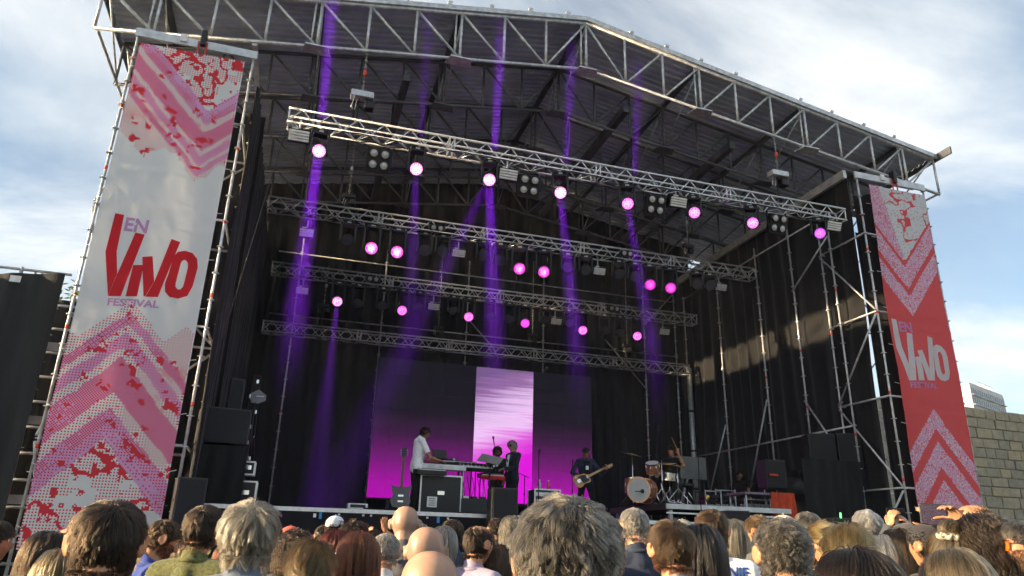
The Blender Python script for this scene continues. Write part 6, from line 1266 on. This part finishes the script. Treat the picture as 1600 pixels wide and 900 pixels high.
o = MB().add(vs, [(2*i, 2*i+2, 2*i+3, 2*i+1) for i in range(20)]).build('underline', blue, SID, True)
# ------------------------------------------------------------------ raised arms, phones
def raiser(px, py, wpx, hw, rz, label, pix, hair_, sk, shirt, fem=True, sleeve='short', seed=0, style='long'):
    # pix: side -> (wrist pixel, hand pixel, depth factor, palm normal, curl)
    J = joints(fem=fem); loc, s, zc = locate(px, py, wpx, rz, J, hw); inv = (Matrix.Translation(loc) @ Matrix.Rotation(R(rz), 4, 'Z') @ Matrix.Scale(s, 4)).inverted(); A = {}
    for q, (wp, hp_, k, nrm, cu) in pix.items():
        wr = inv @ Vector(CAM+ray(*wp)*zc*k); hd = inv @ Vector(CAM+ray(*hp_)*zc*k); sh = J['sh'+q]; v = wr-sh
        if v.length > .53: wr = sh+v*(.53/v.length)
        v = wr-sh; sg = 1 if q == 'r' else -1; dn = (vec(sg*.45, 0, -1)-v*(vec(sg*.45, 0, -1).dot(v)/max(1e-6, v.dot(v)))).normalized(); hgt = math.sqrt(max(.0004, .275**2-(v.length/2)**2))
        A['el'+q] = sh+v*.5+dn*hgt; A['wr'+q] = wr; A['hd'+q] = (hd-(inv @ Vector(CAM+ray(*wp)*zc*k))).normalized(); A['hn'+q] = Vector(nrm); A['cu'+q] = cu
    J = joints(fem=fem, arms=A); P = custom(J, .0065, 1, 0., sleeve)
    return crowd(px, py, wpx, rz, label, style, hair_, sk, shirt, P, sleeve, hw=hw, seed=seed, **(dict(L=.3) if style == 'long' else {}))
def phone(t, J, s, a, b, w, h, up, nrm, name='smartphone', label='', lit=False):
    M4 = Matrix.Translation(t.location) @ Matrix.Rotation(t.rotation_euler.z, 4, 'Z') @ Matrix.Scale(s, 4)
    c = M4 @ ((a+b)/2); R3 = M4.to_3x3().normalized(); n_ = (R3 @ Vector(nrm)).normalized(); u = (R3 @ Vector(up)); u = (u-n_*u.dot(n_)).normalized(); r_ = u.cross(n_)
    e = T(name, label, 'phone' if name == 'smartphone' else 'tablet', c); M3 = Matrix((r_, n_, u)).transposed()
    MB().bbox((0, 0, 0), (w, .009, h), .003, M3).build('case', M['black'], e, True); MB().box(M3 @ Vector((0, -.0062, 0)), (w*.93, .002, h*.93), 0, M3).build('screen', lit or M['screenoff'], e, True)
    return e
scr = bpy.data.materials.new('phone_picture'); scr.use_nodes = True; tn = scr.node_tree; pbn = tn.nodes['Principled BSDF']; ns_ = N(tn, 'ShaderNodeTexNoise'); ns_.inputs['Scale'].default_value = 26; rp_ = N(tn, 'ShaderNodeValToRGB'); rp_.color_ramp.elements[0].color = (.006, .006, .01, 1); rp_.color_ramp.elements[1].color = (.16, .06, .14, 1); rp_.color_ramp.elements[0].position = .45; rp_.color_ramp.elements[1].position = .75
HAZE_D, BEAM = .0038, 120.
tn.links.new(ns_.outputs['Fac'], rp_.inputs[0]); tn.links.new(rp_.outputs[0], pbn.inputs['Emission Color']); pbn.inputs['Emission Strength'].default_value = .6; pbn.inputs['Base Color'].default_value = (.01, .01, .012, 1); pbn.inputs['Roughness'].default_value = .15
# woman at the left with both arms up
t_, J_, s_ = raiser(80, 832, 62, .2, -25, 'dark haired woman at left raising both arms, a lime band on her wrist', dict(l=((58, 856), (82, 842), 1.04, (.2, .6, -.6), .30), r=((95, 836), (114, 824), 1.06, (.1, .5, -.8), .8)), 'dark', S1, tee(.04, .04, .05), seed=101)
w = J_['wrl']; d_ = (J_['wrl']-J_['ell']).normalized(); lime = mat('lime_band', (.35, .75, .08), .5); mb = MB(); mb.lathe([(.031, -.012), (.033, -.010), (.033, .010), (.031, .012)], w-d_*.03, d_, 16); mb.build('wrist_band', lime, t_, True)
w = J_['wrr']; d_ = (J_['wrr']-J_['elr']).normalized(); mb = MB(); mb.lathe([(.028, -.012), (.031, -.010), (.031, .010), (.028, .012)], w-d_*.02, d_, 16); mb.build('watch', M['blackm'], t_, True)
# open hand raised beside the tall bald man
raiser(585, 829, 26, .19, -8, 'person with dark hair holding up an open hand beside the tall bald man', dict(r=((601, 829), (600, 806), 1.0, (0, 1, .1), .06), l=((583, 842), (578, 828), 1.0, (.5, .6, 0), .6)), 'dark', S1, tee(.04, .04, .05), seed=102)
# phone raised at the right
t_, J_, s_ = raiser(1397, 836, 40, .19, -12, 'person in a dark sleeve raising a phone in both hands', dict(l=((1390, 822), (1393, 802), 1.02, (.9, .3, 0), .9), r=((1424, 824), (1410, 808), 1.02, (-.9, .3, 0), .7)), 'black', S1, tee(.06, .07, .08), False, 'long', 103, 'short')
phone(t_, J_, s_, J_['wrl']+vec(.03, .02, .10), J_['wrr']+vec(-.05, .02, .10), .150, .075, (0, 0, 1), (0, 1, .1), label='dark phone held sideways in raised hands before the right wing')
# man with a tablet
t_, J_, s_ = raiser(1517, 786, 48, .185, 55, 'man with cropped fair hair holding up a black tablet', dict(r=((1502, 815), (1488, 797), .96, (-.5, .6, 0), .6), l=((1452, 830), (1450, 812), 1.04, (.4, .8, 0), .6)), 'dblond', S1, tee(.1, .1, .12), False, 'short', 104, 'fringe')
eyes_brows(t_, J_, 'dblond'); zt = FPX*.185/48
e = T('tablet', 'black tablet held up before the right banner showing the stage', 'tablet', Vector(CAM+ray(1459, 804)*zt*.99)); n_ = Vector(ray(1459, 804)).normalized(); n_.z *= .3; n_.normalize(); u = Vector((.10, 0, 1)); u = (u-n_*u.dot(n_)).normalized(); r_ = u.cross(n_); M3 = Matrix((r_, n_, u)).transposed()
MB().bbox((0, 0, 0), (.145, .010, .125), .004, M3).build('case', M['black'], e, True); MB().box(M3 @ Vector((0, -.0068, 0)), (.130, .002, .110), 0, M3).build('screen', scr, e, True)
# lower phone
t_, J_, s_ = raiser(1420, 842, 44, .19, -8, 'dark haired person holding a phone low behind the dark cap', dict(l=((1415, 868), (1424, 848), 1.0, (.9, .3, 0), .8), r=((1440, 872), (1432, 850), 1.0, (-.9, .3, 0), .8)), 'dark', S4, tee(.3, .28, .36), True, 'short', 105)
phone(t_, J_, s_, J_['wrl']+vec(.03, .02, .09), J_['wrr']+vec(-.03, .02, .09), .075, .15, (0, 0, 1), (0, 1, .1), label='phone in a lowered pair of hands by the dark grey cap')
# ------------------------------------------------------------------ stage haze, and lamps added to draw lens flare streaks in it
hz = bpy.data.materials.new('stage_smoke'); hz.use_nodes = True; tn = hz.node_tree; tn.nodes.clear(); oo_ = N(tn, 'ShaderNodeOutputMaterial'); pv = N(tn, 'ShaderNodeVolumePrincipled'); pv.inputs['Color'].default_value = (.9, .9, .95, 1); pv.inputs['Density'].default_value = HAZE_D; pv.inputs['Anisotropy'].default_value = 0.; tn.links.new(pv.outputs[0], oo_.inputs['Volume'])
o = MB().box((9.2, 4.4, 6.6), (21.2, 10.6, 15.4)).build('haze', hz); struct(o, 'stuff'); o['label'] = 'thin stage smoke filling the covered stage'
BEAM=BEAM
def beam(px, py, Y, tgt, col, power, size, spread=2.5, off=(0, 0, 0)):      # lamp added to draw a lens flare streak as a collimated beam: disc aperture, narrow spread
    p = at(px, py, Y); l = bpy.data.lights.new('beam', 'AREA'); l.shape = 'DISK'; l.size = size; l.energy = power; l.color = col; l.spread = R(spread); o = bpy.data.objects.new('flare_streak_lamp', l); COL.objects.link(o)
    p = p+Vector(off); q = Vector(tgt); d_ = (q-p).normalized(); o.location = p+d_*.22; o.rotation_euler = d_.to_track_quat('-Z', 'Y').to_euler(); return o
VI = (.34, .02, 1.0)
for px, py, Y, k, w in ((498, 236, .12, 1., .17), (650, 264, .12, .22, .12), (764, 281, .12, .8, .15), (875, 301, .12, .5, .13), (980, 318, .12, .35, .12)):
    p = at(px, py, Y); beam(px, py, Y, (p.x, p.y-1.25, p.z-5), VI, BEAM*k*.62, w*1.2, 7)     # lower arm of the flare streak, tilted so it leaves the smoke in front of the stage
    beam(px, py, Y, (p.x-.12, p.y-1.05, p.z+3), VI, BEAM*k*.5, w*1.1, 6, (0, -.34, .30))  # upper arm of the flare streak, an added lamp pointing up
p = at(527, 470, 7.); beam(527, 470, 7., (p.x, p.y-.2, p.z-5), VI, BEAM*.2, .14, 11)  # added lamp for the flare streak below a rear light
for px, py, Y, k in ((764, 281, .12, .22),):
    p = at(px, py, Y); beam(px, py, Y, (p.x-1.3, p.y+.5, p.z-3.4), VI, BEAM*k*.8, .18, 9)  # slanting arm of the flare streak, also an added lamp
bpy.data.scenes.remove(WORK)
for o in bpy.data.objects:
    if '_w' in o: del o['_w']
